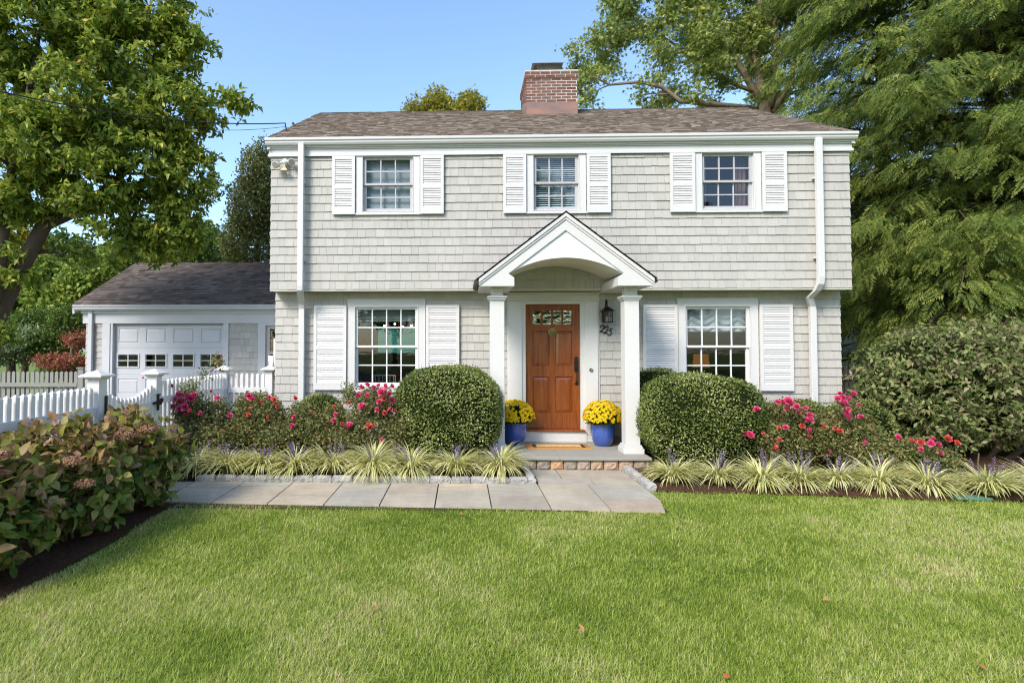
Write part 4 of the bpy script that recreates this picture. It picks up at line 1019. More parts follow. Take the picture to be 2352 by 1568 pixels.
def liriope(x, y, size, label, seed, nsp, z0=.04):
    rng = np.random.default_rng(seed); rnd = random.Random(seed); n = int(380 * size)
    root = empty('striped_grass_clump', (x, y, z0), label, 'ornamental grass', 'striped grass clumps along the beds')
    az = rng.uniform(0, 2 * math.pi, n) + .5 * math.sin(seed); r = rng.random(n) * rng.uniform(.05, .1)
    P = np.stack([np.cos(az) * r, np.sin(az) * r, np.zeros(n)], 1); L = rng.uniform(.30, .56, n) * size ** .5 * rng.uniform(.9, 1.12); lean = rng.uniform(.12, .85, n) + .15 * np.cos(az - rng.uniform(0, 6.28))
    V, Fc, t = blade_arrays(P, az + rng.normal(0, .25, n), L, rng.uniform(.016, .024, n), lean, rng.random(n), 6, rng.uniform(1.3, 2.3, n))
    V[:, 2] = np.maximum(V[:, 2], -.01 + 0 * V[:, 2])
    o = np_mesh('leaves', V, Fc, t, LIR); o.parent = root
    for i in range(nsp):
        s = bpy.data.objects.new('flower_spike', SPIKES[i % 3]); COL.objects.link(s); s.parent = root
        a = rnd.uniform(0, 6.28); rr = rnd.uniform(0, .09); s.location = (rr * math.cos(a), rr * math.sin(a), .02); k = rnd.uniform(1.0, 1.35)
        s.rotation_euler = (rnd.uniform(-.45, .45), rnd.uniform(-.45, .45), a); s.scale = (k, k, k * 1.15)
lefts = [450, 525, 602, 680, 765, 858, 945, 1048, 1150]
llab = ['striped grass clump at the left end of the row, nearest the gate', 'second striped grass clump from the gate', 'striped grass clump in front of the corner of the house', 'striped grass clump left of the trailing one, under the sparse rose', 'striped grass clump under the left end of the pink rose', 'striped grass clump with long blades trailing over the granite edging', 'striped grass clump left of centre of the large left boxwood', 'striped grass clump right under the large left boxwood', 'striped grass clump against the stoop at the end of the left row']
for i, px in enumerate(lefts):
    Y = 7.47; x = at(px, 1060, Y).x
    liriope(x, Y + random.uniform(-.04, .05), 1.12 + .12 * random.uniform(-1, 1) + (.15 if i in (5, 6, 8) else 0), llab[i], 40 + i, 6 + (i * 5) % 6)
rights = [(1543, 7.2), (1650, 7.16), (1750, 7.1), (1835, 7.08), (1925, 7.0), (2018, 6.98), (2130, 6.88), (2270, 6.72), (2385, 6.85)]
rlab = ['striped grass clump by the right edging stones', 'second striped grass clump right of the path edging', 'striped grass clump with one tall upright blade below the right rose', 'fourth striped grass clump of the right bed', 'fifth striped grass clump of the right bed', 'striped grass clump below the low spreading rose', 'striped grass clump left of the green box lid', 'striped grass clump right of the green box lid', 'striped grass clump cut by the right edge of the view']
for i, (px, Y) in enumerate(rights):
    x = at(px, 1080, Y).x
    liriope(x, Y, 1.0 + .1 * random.uniform(-1, 1) + (.2 if i in (0, 7) else 0), rlab[i], 60 + i, 4 + (i * 3) % 5, .015)
m = MB(); a = at(2190, 1136, 6.6); b = at(2262, 1136, 6.6)
m.prism([(a.x, 6.55), (b.x + .02, 6.52), (b.x - .05, 6.68), (a.x - .02, 6.72)], -.01, .022, 'z')
tag(m.build('valve_box_lid', mat('green_plastic', srgb(84, 122, 108), .6), bevel=.004), 'green plastic valve box lid lying in the mulch', 'box lid')

# ================================================================== POTS AND MUMS
MUML = leaf_mat('mum_leaf', [srgb(38, 58, 24), srgb(62, 84, 36)], .5, .2)
MUMY = leaf_mat('mum_petal', [srgb(236, 204, 14), srgb(246, 224, 30), srgb(252, 238, 84)], .6, .35)
def mum_head(seed):
    rng = np.random.default_rng(seed); n = 34; th = rng.uniform(0, 6.28, n); ph = np.linspace(.25, 1.35, n)
    out = np.stack([np.cos(th) * np.sin(ph), np.sin(th) * np.sin(ph), np.cos(ph) * .7], 1)
    return leaf_arrays(out * .004, out, np.stack([-np.cos(th) * np.cos(ph), -np.sin(th) * np.cos(ph), np.sin(ph) + .3], 1), .019, .012, rng.random(n), 'quad', 0)
for (x, y, lp_, lm_, sd_) in ((.875, 9.02, 'blue glazed pot half hidden behind the left column', 'yellow chrysanthemum in the pot behind the left column', 1), (2.285, 8.93, 'blue glazed pot between the door and the right column', 'yellow chrysanthemum in the pot right of the door', 2)):
    m = MB(); z = .181
    m.lathe([(.118, z), (.135, z + .015), (.17, z + .10), (.19, z + .20), (.198, z + .29), (.196, z + .335), (.205, z + .345), (.205, z + .365), (.185, z + .365), (.18, z + .33)], x, y, 40)
    tag(m.build('flower_pot', BLUEPOT, smooth=True), lp_, 'flower pot', 'blue glazed pots')
    root = empty('chrysanthemum', (x, y, z + .33), lm_, 'potted flowers', 'yellow chrysanthemums')
    rng = np.random.default_rng(sd_); k = 520
    d = sphere_dirs(3 * k, rng); d = d[d[:, 2] > -.12][:k]
    Q = d * np.array([.30, .30, .27]) * (1 + rng.normal(size=(len(d), 1)) * .02) + np.array([x, y, z + .44])
    Vh, Fh, th_ = mum_head(sd_); Vs, Fs, Ts = [], [], []
    for i, q in enumerate(Q):
        ax = Vector(d[i]); M = np.array(ax.to_track_quat('Z', 'Y').to_matrix()); s = rng.uniform(.95, 1.4)
        Vs.append(Vh @ M.T * s + q); Fs.append(Fh + i * len(Vh)); Ts.append(np.clip(th_ * .7 + rng.random() * .3, 0, 1))
    world_child(np_mesh('blossoms', np.vstack(Vs), np.vstack(Fs), np.concatenate(Ts), MUMY), root)
    n = 1800; d = sphere_dirs(n, rng); d[:, 2] = np.abs(d[:, 2]) * 1.1 - .35; Q = d * np.array([.26, .26, .24]) * rng.uniform(.75, 1, (n, 1)) + np.array([x, y, z + .44])
    world_child(foliage('leaves', None, Q, unit(d), MUML, .04, .3, .5, rng, 'leaf'), root)
    m = MB(); m.ball((x, y, z + .42), .2, 10, (1, 1, .9)); world_child(m.build('inner_stems', CORE), root)

# ================================================================== HYDRANGEAS
HYL = leaf_mat('hydrangea_leaf', [srgb(66, 92, 38), srgb(96, 120, 52), srgb(124, 138, 62), srgb(148, 144, 78), srgb(166, 124, 100)], .45, .35)
HYF = leaf_mat('dried_floret', [srgb(132, 92, 66), srgb(176, 134, 102), srgb(206, 170, 138), srgb(158, 108, 86)], .8, .3)
HYT = leaf_mat('hydrangea_top_leaf', [srgb(104, 118, 44), srgb(142, 142, 64), srgb(156, 126, 84), srgb(184, 142, 120)], .5, .35)
def hydrangea(c, rx, ry, hgt, n, heads, label, seed):
    rng = np.random.default_rng(seed); rnd = random.Random(seed)
    root = empty('hydrangea', (c[0], c[1], 0), label, 'hydrangea', 'hydrangeas along the white fence')
    nC = n // 4; d = sphere_dirs(nC, rng); C = d * np.array([rx, ry, hgt / 2]) * (rng.random(nC)[:, None] ** .4) + np.array([c[0], c[1], hgt / 2 + .02])
    C[:, 2] += .06 * np.sin(C[:, 0] * 9) * np.cos(C[:, 1] * 8)
    C = C[(C[:, 2] > .06) & (C[:, 0] > -4.2)]; d = unit(C - np.array([c[0], c[1], hgt * .35])); k = len(C)
    for nm, mt, sel, Lf in (('leaves', HYL, C[:, 2] < hgt * .62, .108), ('top_leaves', HYT, C[:, 2] >= hgt * .62, .10)):
        P, a = whorls(C[sel], d[sel], 5, rng, .025)
        upb = np.tile([0, 0, .35 if nm == 'top_leaves' else -.05], (len(P), 1))
        world_child(foliage(nm, None, P, unit(a + upb), mt, Lf, .3, .62, rng, 'broad', up=.55, curl=.22), root)
    tr = [([(c[0] + rnd.uniform(-.15, .15), c[1] + rnd.uniform(-.2, .2), -.02), (c[0] + rnd.uniform(-.3, .3), c[1] + rnd.uniform(-.3, .3), hgt * .4)], [.014, .009]) for _ in range(9)]
    world_child(limbs('stems', None, tr, [tuple(q) for q in C], mat('hydrangea_stem', srgb(96, 74, 56), .8), .004, .009, seed, 260, 5), root)
    for (px, py, Y, r) in heads:
        for Yq in np.linspace(2.5, 7, 180):
            q = at(px, py, Yq)
            if ((q.x - c[0]) / rx) ** 2 + ((q.y - c[1]) / ry) ** 2 + ((q.z - hgt / 2) / (hgt / 2)) ** 2 < 1.02: break
        m_ = 220; r = r * 1.15; dd = sphere_dirs(m_, rng); dd[:, 2] = np.abs(dd[:, 2]) * 1.0 - .3
        Q = dd * r * np.array([1, 1, .7]) * rng.uniform(.8, 1, (m_, 1)) + np.array(q)
        P = np.repeat(Q, 4, 0); aa = unit(rng.normal(size=(m_ * 4, 3)) + np.repeat(dd, 4, 0) * .3)
        V, Fc, t = leaf_arrays(P, aa, unit(np.repeat(dd, 4, 0) + rng.normal(size=aa.shape) * .3), .016, .013, rng.random(m_ * 4), 'quad', .2)
        world_child(np_mesh('flower_head', V, Fc, t, HYF), root)
hydrangea((-3.68, 5.92), .60, .62, 1.07, 2300, [(285, 1000, 5.7, .10), (340, 985, 5.8, .09), (290, 1065, 5.45, .07), (215, 1030, 5.4, .08), (240, 1095, 5.2, .05)], 'hydrangea nearest the flagstone walk with faded pink brown heads', 71)
hydrangea((-3.75, 5.0), .60, .60, 1.06, 2300, [(165, 1060, 4.9, .08), (195, 1110, 4.75, .07), (40, 1085, 4.7, .06)], 'middle hydrangea of the row with curled brown top leaves', 72)
hydrangea((-3.78, 4.05), .58, .60, 1.02, 2300, [(5, 1045, 4.2, .07), (-80, 1080, 3.9, .08)], 'hydrangea cut by the left edge of the view over dark mulch', 73)

# ================================================================== VIBURNUM (big shrub, right)
VIBL = leaf_mat('viburnum_leaf', [srgb(82, 100, 52), srgb(120, 134, 74), srgb(152, 158, 100), srgb(156, 138, 114)], .5, .35)
root = empty('viburnum', (7.9, 8.9, 0), 'huge rounded viburnum with dull green leaves at the right of the house', 'shrub')
rng = np.random.default_rng(80)
bl = [((7.9, 9.0, 1.15), (1.55, 1.2, 1.1)), ((9.3, 8.9, 1.2), (1.35, 1.2, 1.12)), ((7.2, 8.9, .95), (.85, .9, .75)), ((8.6, 8.9, 1.5), (1.0, .9, .85)), ((10.6, 9, 1.0), (1.0, 1.1, 1.0))]
C, d = cluster_points(bl, 5200, rng, .7); C[:, 2] += .05 * np.sin(C[:, 0] * 8); k = (C[:, 2] > .22) & (C[:, 1] < 9.6); C, d = C[k], d[k]
P, a = whorls(C, d, 6, rng, .03)
world_child(foliage('leaves', None, P, a, VIBL, .085, .3, .5, rng, 'leaf', up=.55, droop=.25, curl=.25), root)
tr = [([(7.9 + dx, 8.9, -.02), (7.9 + dx * 2.2, 8.8, .7), (7.9 + dx * 3.5, 8.9, 1.3)], [.05, .035, .02]) for dx in (-.3, -.1, .15, .4, .7)]
world_child(limbs('stems', None, tr, [tuple(c) for c in C[::9]], BARK, .006, .02, 5, 350, 5), root)
m = MB(); m.ball((8.0, 9.3, 1.1), 1, 12, (1.25, .8, .85)); m.ball((9.4, 9.3, 1.1), 1, 12, (1.15, .8, .9)); world_child(m.build('inner_twigs', CORE, smooth=True), root)

# ================================================================== TREES
# left tree with big obovate leaves
LTL = leaf_mat('left_tree_leaf', [((*srgb(76, 100, 34),), 0.0), ((*srgb(124, 144, 50),), .4), ((*srgb(170, 180, 78),), .8), ((*srgb(198, 188, 80),), .93), ((*srgb(204, 146, 50),), 1.0)], .42, .4)
def px_blobs(lst, s=None):
    out = []
    for (px, py, rx, rz, Y, ry) in lst:
        p = at(px, py, Y); k = Y / 1250; out.append((p, (rx * k, ry, rz * k)))
    return out
def tree(name, base, label, cat, group, blobs, n, per, leaf, mt, kind, aspect, trunks, bark, seed, up=.5, droop=.25, shell=.6, cap=420, rl=.006, rb=.05, rad=.08, curl=.2, clump=0, bough=.30):
    rng = np.random.default_rng(seed); root = empty(name, base, label, cat, group)
    if clump:      # twig-end groups gathered into boughs, leaving gaps between them
        B, bd = cluster_points(blobs, clump, rng, shell)
        pick = rng.integers(0, clump, n); br = np.mean([min(b[1]) for b in blobs]) * bough
        C = B[pick] + rng.normal(size=(n, 3)) * np.array([br, br, br * .5]); d = unit(bd[pick] + rng.normal(size=(n, 3)) * .5)
    else: C, d = cluster_points(blobs, n, rng, shell)
    P, a = whorls(C, d, per, rng, rad)
    tb = np.clip(rng.random(len(P)) * .75 + np.repeat(rng.random(len(C)), per) * .3 - .05, 0, 1)
    world_child(foliage('leaves', None, P, a, mt, leaf, .3, aspect, rng, kind, up=up, droop=droop, curl=curl, tbias=tb), root)
    tg = (B if clump else C[:: max(1, n // cap)])
    world_child(limbs('trunk', None, trunks, [tuple(c) for c in tg], bark, rl, rb, seed, cap, 6), root)
    return root
T0 = [at(-70, 905, 9.6), at(-10, 735, 9.6), at(35, 640, 9.6), at(100, 520, 9.6), at(130, 430, 9.7), at(190, 300, 9.9), at(240, 150, 10), at(260, 0, 10.1)]
T0[0].z = -.03
T1 = [T0[1], at(0, 600, 9.3), at(20, 430, 9.3), at(60, 250, 9.4), at(90, 80, 9.5)]
T2 = [T0[3], at(170, 490, 9.7), at(260, 420, 9.8), at(360, 330, 9.9), at(450, 260, 10)]
LB = px_blobs([(60, 40, 150, 130, 9.6, 1.0), (230, 40, 130, 120, 10, 1.0), (300, 130, 125, 120, 10, 1.0), (170, 230, 140, 90, 9.4, .9), (400, 250, 90, 75, 10, .7), (480, 242, 75, 34, 10, .4), (535, 236, 36, 18, 10, .25), (465, 95, 18, 26, 10, .2), (70, 330, 130, 95, 9.3, .9), (330, 340, 120, 110, 10, .9), (420, 400, 62, 90, 10.2, .6), (360, 500, 90, 85, 10.2, .7), (210, 420, 110, 75, 9.5, .8), (410, 540, 55, 60, 10.4, .6), (330, 560, 60, 45, 10.3, .6), (40, 470, 80, 50, 9.5, .7), (240, 520, 70, 55, 9.6, .6), (-60, 200, 150, 200, 9.6, 1.0), (405, 60, 45, 60, 10, .4), (440, 110, 36, 40, 10, .3), (130, -120, 260, 130, 9.8, 1.2), (150, 600, 60, 25, 9.9, .5), (-15, 610, 70, 60, 9.2, .5), (-25, 760, 45, 55, 9.1, .4)])
tree('broadleaf_tree', (T0[0].x, T0[0].y, 0), 'dense leaning broadleaf tree with yellowing leaves left of the garage', 'tree', None, LB, 10800, 9, .125, LTL, 'leaf', .46, [(T0, [.19, .155, .14, .125, .11, .085, .06, .03]), (T1, [.12, .1, .08, .06, .03]), (T2, [.1, .08, .06, .05, .03])], BARK, 90, rb=.045, rad=.03, up=.5, droop=.35, clump=800, bough=.24)

# maple behind the house
MPL = leaf_mat('maple_leaf', [((*srgb(92, 112, 46),), 0.0), ((*srgb(134, 150, 70),), .45), ((*srgb(178, 184, 108),), .85), ((*srgb(196, 172, 60),), 1.0)], .5, .4)
Ym = 17.0
def mp(px, py, dy=0): return at(px, py, Ym + dy)
b0 = mp(1760, 330); b0.z = 0
stems = [[b0, mp(1765, 300), mp(1752, 225), mp(1735, 130), mp(1742, 40), mp(1750, -120)], [mp(1752, 240), mp(1715, 180), mp(1680, 110), mp(1640, 30), mp(1600, -60)],
         [mp(1768, 250), mp(1782, 160), mp(1778, 60), mp(1800, -60)], [mp(1775, 260), mp(1815, 190), mp(1835, 100), mp(1850, 10)],
         [mp(1745, 215), mp(1690, 195), mp(1640, 165), mp(1560, 110), mp(1500, 70), mp(1440, 60)], [mp(1740, 250, -.5), mp(1560, 232, -.5), mp(1520, 200, -.5), mp(1470, 188, -.5), mp(1400, 195, -.5), mp(1350, 170, -.5)],
         [mp(1750, 200), mp(1700, 90), mp(1660, 0)], [mp(1780, 130), mp(1805, 60), mp(1830, -40)]]
rads = [[.3, .26, .2, .15, .12, .06], [.15, .13, .1, .08, .04], [.17, .14, .1, .06], [.15, .12, .08, .05], [.1, .09, .08, .06, .05, .03], [.12, .1, .09, .07, .05, .02], [.09, .07, .04], [.09, .07, .04]]
MB_ = px_blobs([(1480, 30, 90, 60, 17, 1.2), (1400, 120, 75, 55, 17, 1.0), (1350, 190, 50, 45, 17, .8), (1560, 90, 95, 70, 16.6, 1.2), (1650, 60, 95, 80, 17.4, 1.2), (1500, 215, 75, 40, 17, .8), (1610, 200, 80, 55, 16.8, .9), (1680, 140, 70, 60, 17, 1), (1760, 100, 80, 80, 17.8, 1.2), (1800, 180, 60, 60, 17.5, 1), (1450, -40, 90, 50, 17, 1), (1600, -60, 160, 70, 17, 1.3), (1800, -40, 120, 80, 17, 1.3), (1330, 140, 22, 30, 17, .5)])
tree('maple_tree', (b0.x, b0.y, 0), 'tall many stemmed maple rising behind the roof right of the chimney', 'tree', 'trees behind the house', MB_, 4800, 8, .16, MPL, 'maple', .95, [(a_, [q_ * .72 for q_ in b_]) for a_, b_ in zip(stems, rads)], BARKL, 91, shell=.3, rb=.05, rl=.012, rad=.10, clump=260, bough=.25)

# yellow green tree top just above the ridge
YT = px_blobs([(1005, 250, 32, 34, 24, 1.5), (960, 262, 30, 22, 24, 1.3), (1080, 252, 36, 26, 24, 1.4), (1040, 290, 80, 50, 24, 1.6)])
b1 = at(1030, 300, 24); b1.z = 0
YTL = leaf_mat('yellow_maple_leaf', [srgb(104, 112, 40), srgb(150, 146, 50), srgb(186, 168, 52)], .5, .4)
tree('maple_tree', tuple(b1), 'small yellow green tree top peeping over the roof ridge', 'tree', 'trees behind the house', YT, 1500, 7, .2, YTL, 'maple', .9, [([b1, (b1.x, b1.y, 7), (b1.x, b1.y, 10.5)], [.2, .15, .08])], BARKL, 92, shell=.4, cap=150, rad=.12)

# hornbeam and conifer between garage and house
HB = px_blobs([(590, 400, 34, 70, 14.8, .8), (580, 480, 55, 80, 14.8, 1), (570, 560, 60, 70, 14.8, 1), (605, 345, 14, 30, 14.8, .4), (610, 440, 30, 90, 14.8, .8)])
HBL = leaf_mat('hornbeam_leaf', [srgb(76, 88, 40), srgb(108, 114, 58), srgb(146, 146, 88)], .5, .3)
b2 = at(590, 640, 14.8); b2.z = 0
tree('hornbeam_tree', tuple(b2), 'narrow olive green tree tight against the left wall of the house', 'tree', 'trees behind the garage', HB, 3000, 6, .075, HBL, 'quad', .7, [([b2, (b2.x, b2.y, 3), (b2.x, b2.y, 6)], [.12, .08, .03])], BARK, 93, shell=.5, cap=260, rad=.06)

# evergreen sprays
HEM = leaf_mat('hemlock_needle', [((*srgb(64, 86, 38),), 0), ((*srgb(106, 126, 54),), .45), ((*srgb(152, 162, 76),), .85), ((*srgb(186, 186, 104),), 1)], .55, .45)
def spray_proto(seed, pairs=11, L=.40):
    rng = np.random.default_rng(seed); P, D, LL = [], [], []
    for i in range(pairs):
        u = (i + .5) / pairs
        for s in (-1, 1):
            P.append((s * .004, u * L, -.10 * u * u)); a = rng.uniform(.75, 1.1); D.append((s * math.sin(a), math.cos(a), -.15 + rng.uniform(-.15, .15))); LL.append(.15 * (1 - .7 * u) * rng.uniform(.6, 1.3))
    P.append((0, L * .9, -.09)); D.append((0, 1, -.3)); LL.append(.08)
    P, D, LL = np.array(P), np.array(D), np.array(LL); n = len(P)
    V, Fc, t = leaf_arrays(P, D, np.tile([0, 0, 1.], (n, 1)) + rng.normal(size=(n, 3)) * .25, LL, .021, rng.random(n) * .3, 'quad', .2)
    return V, Fc, t
def sprays(name, pos, dirs, scale, m, rng, protos):
    Vs, Fs, Ts = [], [], []; off = 0
    for k, (V, Fc, t) in enumerate(protos):
        sel = np.arange(len(pos)) % len(protos) == k; p, d, s = pos[sel], unit(dirs[sel]), scale[sel]; n = len(p)
        X = unit(np.cross(d, np.tile([0, 0, 1.], (n, 1)) + rng.normal(size=(n, 3)) * .35)); Z = np.cross(X, d)
        W = (V[None, :, 0, None] * X[:, None] + V[None, :, 1, None] * d[:, None] + V[None, :, 2, None] * Z[:, None]) * s[:, None, None] + p[:, None]
        Vs.append(W.reshape(-1, 3)); Fs.append((Fc[None] + (np.arange(n) * len(V))[:, None, None]).reshape(-1, 4) + off); off += n * len(V)
        Ts.append((t[None] + rng.random(n)[:, None] * .7).ravel())
    return np_mesh(name, np.vstack(Vs), np.vstack(Fs), np.clip(np.concatenate(Ts), 0, 1), m)
PROT = [spray_proto(i) for i in range(4)]
def hemlock(base, H, Rf, nb, ns, label, seed, gap=None, z0=1.6, group='evergreens', scale=1.0, mt=None, droop=.22, front=True):
    rng = np.random.default_rng(seed); rnd = random.Random(seed); root = empty('hemlock_tree', (base[0], base[1], 0), label, 'tree', group)
    mb = MB(); mb.tube([(base[0], base[1], -.03), (base[0], base[1], H * .4), (base[0] + .1, base[1], H)], [.28 * scale, .2 * scale, .04], 10)
    pos, dr_ = [], []
    for b in range(nb):
        z = z0 + (H - z0) * (b + rnd.random()) / nb; az = rnd.uniform(0, 2 * math.pi)
        if front and math.sin(az) > .45 and rnd.random() < .7: az = -az
        Rr = Rf(z) * rnd.uniform(.75, 1.08); dense = 1.0
        if gap and gap(z, az): dense = .25
        o = Vector((base[0], base[1], z)); h = Vector((math.cos(az), math.sin(az), 0)); sd_ = Vector((-h.y, h.x, 0))
        pts = [o + h * (Rr * u) + Vector((0, 0, Rr * (.10 * u - droop * u * u * 1.3))) + sd_ * (Rr * .06 * math.sin(u * 5 + b)) for u in (0, .25, .5, .75, 1)]
        mb.tube(pts, [.045 * scale, .035 * scale, .025 * scale, .015 * scale, .006], 5)
        n = int(ns * dense * Rr)
        for i in range(n):
            u = .18 + .85 * rnd.random() ** .7; j = min(3, int(u * 4)); p = pts[j].lerp(pts[j + 1], min(1.15, u * 4 - j))
            s = rnd.choice((-1, 1)); w = Rr * (1 - u * .7) * .42 * rnd.random()
            dvec = h * rnd.uniform(.5, 1.0) + sd_ * s * rnd.uniform(.2, .9) + Vector((0, 0, -rnd.uniform(.2, 1.1)))
            pos.append(tuple(p + sd_ * s * w + h * w * .5 + Vector((0, 0, -w * .3 + rnd.uniform(-.28, .12))))); dr_.append(tuple(dvec))
    pos, dr_ = np.array(pos), np.array(dr_)
    sc_ = rng.uniform(.45, 1.0, len(pos)) * scale
    world_child(mb.build('trunk', BARK), root); world_child(sprays('needles', pos, dr_, sc_, mt or HEM, rng, PROT), root)
    return len(pos)
c = hemlock((12.1, 12.6), 13.0, lambda z: 4.4 if z < 8 else 4.4 - (z - 8) * .25, 280, 52, 'huge drooping hemlock filling the view right of the house', 101, gap=lambda z, az: 4.8 < z < 6.0 and math.cos(az) > -.6, z0=1.3)
c += hemlock((11.9, 15.6), 15.5, lambda z: 3.3 if z < 10 else 3.3 - (z - 10) * .2, 230, 40, 'second hemlock standing behind the huge one', 102, z0=2.8)
c += hemlock((15.6, 12.5), 12.0, lambda z: 3.6, 130, 30, 'hemlock furthest right, its far side out of the picture', 103, z0=2.0)
CON = leaf_mat('dark_spruce_needle', [srgb(34, 58, 30), srgb(54, 82, 42), srgb(84, 106, 58)], .5, .2)
hemlock((-6.35, 15.6), 6.6, lambda z: max(.3, 1.7 * (1 - (z - 1) / 6.2)), 60, 16, 'dark green conifer behind the garage roof', 104, group='trees behind the garage', scale=.8, mt=CON, z0=2.2, droop=.1)
print('sprays', c)

# background planting at far left
BGL = leaf_mat('far_green_leaf', [srgb(72, 98, 38), srgb(112, 138, 52), srgb(156, 172, 76), srgb(184, 186, 90)], .5, .4)
BGP = leaf_mat('pale_shrub_leaf', [srgb(96, 116, 76), srgb(130, 148, 104), srgb(160, 172, 130)], .5, .3)
BGR = leaf_mat('red_maple_leaf', [srgb(112, 118, 58), srgb(136, 110, 66), srgb(176, 86, 84), srgb(196, 84, 98)], .5, .35)
BGD = leaf_mat('far_dark_leaf', [srgb(58, 80, 32), srgb(88, 112, 44), srgb(122, 142, 62)], .5, .35)
def bush(name, cat, label, lst, n, leaf, mt, seed, group=None, per=6, aspect=.6, H0=0):
    bb = px_blobs(lst); c0 = bb[0][0]; base = (c0.x, c0.y, 0); zt = max(b[0].z for b in bb)
    tree(name, base, label, cat, group, bb, n, per, leaf, mt, 'quad', aspect, [([(c0.x, c0.y, -.03), (c0.x, c0.y, zt * .5), (c0.x, c0.y, zt)], [.12, .08, .03])], BARK, seed, cap=120, rad=.07, shell=.5)
bush('green_tree', 'tree', 'bright green tree behind the left end of the garage roof', [(240, 640, 85, 55, 16.5, 1.2), (160, 690, 90, 60, 16.5, 1.2), (300, 600, 70, 45, 17, 1.2), (90, 640, 80, 60, 16.5, 1)], 3400, .14, BGL, 110, 'trees beyond the grey fence')
bush('yellow_tree', 'tree', 'yellowing tree showing low behind the leaning trunk', [(30, 560, 60, 60, 17, 1), (10, 650, 60, 50, 17, 1), (70, 600, 45, 40, 17, 1)], 1500, .14, leaf_mat('yellowing_leaf', [srgb(104, 112, 30), srgb(158, 148, 36), srgb(130, 130, 50)], .5, .35), 111, 'trees beyond the grey fence')
bush('pale_shrub', 'shrub', 'pale silvery green shrub behind the grey picket fence', [(30, 800, 50, 36, 13.8, .8), (80, 780, 40, 30, 14, .8), (-30, 790, 50, 50, 13.8, .8)], 1700, .08, BGP, 112, 'shrubs beyond the grey fence')
bush('red_maple_shrub', 'shrub', 'crimson leaved maple shrub by the left end of the garage', [(165, 832, 36, 10, 13.2, .6), (184, 778, 18, 14, 13.2, .5), (130, 826, 26, 8, 13.2, .6)], 600, .07, BGR, 113, 'shrubs beyond the grey fence')
bush('dark_shrub', 'shrub', 'mixed green shrub between the pale shrub and the red maple', [(120, 790, 60, 42, 14.2, .8), (170, 740, 45, 40, 14.6, .8), (100, 740, 60, 30, 15, .9), (150, 845, 50, 20, 13.8, .6)], 2600, .08, BGD, 114, 'shrubs beyond the grey fence')
bush('dark_tree', 'tree', 'dark green tree filling the gap below the leaning tree', [(60, 720, 90, 50, 18, 1.5), (200, 740, 80, 50, 18, 1.5), (130, 600, 120, 70, 19, 1.5), (-60, 640, 100, 90, 18, 1.5), (330, 560, 70, 50, 19, 1.2), (470, 560, 60, 50, 18, 1.2)], 4200, .15, BGD, 115, 'trees beyond the grey fence')
bush('far_tree', 'tree', 'distant green tree low over the garage ridge', [(420, 590, 60, 40, 22, 1.5), (500, 600, 60, 40, 22, 1.5)], 1300, .16, BGD, 116, 'trees beyond the grey fence')
# trees across the road behind the camera (seen mirrored in the panes)
for i, (x, y, h_) in enumerate(((-17, -27, 17), (-6, -30, 20), (5, -28, 17), (16, -30, 20))):
    tree('street_tree', (x, y, 0), ['round tree across the road, furthest left', 'taller tree across the road, left of centre', 'shorter tree across the road, right of centre', 'tall tree across the road, furthest right'][i], 'tree', 'trees across the road',
         [((x, y, h_ * .58), (5.2, 3.0, h_ * .42)), ((x + 3, y, h_ * .4), (3.5, 2.5, 3.5))], 1500, 6, .8, BGD, 'quad', .6, [([(x, y, 0), (x, y, h_ * .5)], [.25, .15])], BARK, 120 + i, cap=60, rad=.3)

# ================================================================== GARAGE
gar = empty('garage', (-6, 12, 0), 'low attached garage with shaded white panelled door and brown roof', 'garage')
def gpart(o): return world_child(o, gar)
GY = 12.0
m = MB(); gw = [(-8.05, -5.19, 0, 2.31), (-4.52, -3.5, .9, 2.31)]
shingles(m, -8.44, -3.22, .12, 2.31, GY, gw, .142); shingles(m, GY, 16.4, .12, 2.6, -8.44, [], .142, 'side', -1)
gpart(m.build('wall', SHING_G))
m = MB(); backing(m, -8.43, -3.21, 0, 2.6, GY + .004, GY + .1, [(-7.82, -5.30, 0, 2.28), (-4.36, -3.66, 1.0, 2.26)]); m.box(-8.43, -8.33, GY + .101, 16.4, 0, 2.6); m.box(-8.43, -3.21, 16.4, 16.5, 0, 2.6)
m.prism([(11.9, 2.61), (16.5, 2.61), (14.2, 3.95)], -8.43, -8.35, 'x'); gpart(m.build('wall_sheathing', mat('garage_sheathing', srgb(150, 148, 146), .9)))
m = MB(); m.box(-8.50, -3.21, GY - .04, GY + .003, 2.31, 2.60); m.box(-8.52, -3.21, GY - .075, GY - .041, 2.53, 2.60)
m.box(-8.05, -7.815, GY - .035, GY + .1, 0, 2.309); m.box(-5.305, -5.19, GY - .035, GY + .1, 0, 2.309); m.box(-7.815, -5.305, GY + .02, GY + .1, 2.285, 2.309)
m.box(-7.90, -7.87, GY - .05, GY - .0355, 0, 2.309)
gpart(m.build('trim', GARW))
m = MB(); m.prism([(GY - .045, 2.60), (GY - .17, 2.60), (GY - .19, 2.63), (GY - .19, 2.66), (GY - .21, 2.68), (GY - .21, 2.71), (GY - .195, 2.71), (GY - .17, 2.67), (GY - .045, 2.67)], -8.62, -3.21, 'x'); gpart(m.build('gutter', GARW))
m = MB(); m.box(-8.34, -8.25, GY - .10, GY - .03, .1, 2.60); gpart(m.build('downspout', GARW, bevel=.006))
m = MB(); roof_courses(m, -8.66, -3.215, GY - .2, 2.70, 14.2, 4.03, .14, .09, .24, 8, thick=(.004, .02)); roof_courses(m, -8.66, -3.215, 16.6, 2.70, 14.2, 4.03, .28, .3, .6, 9)
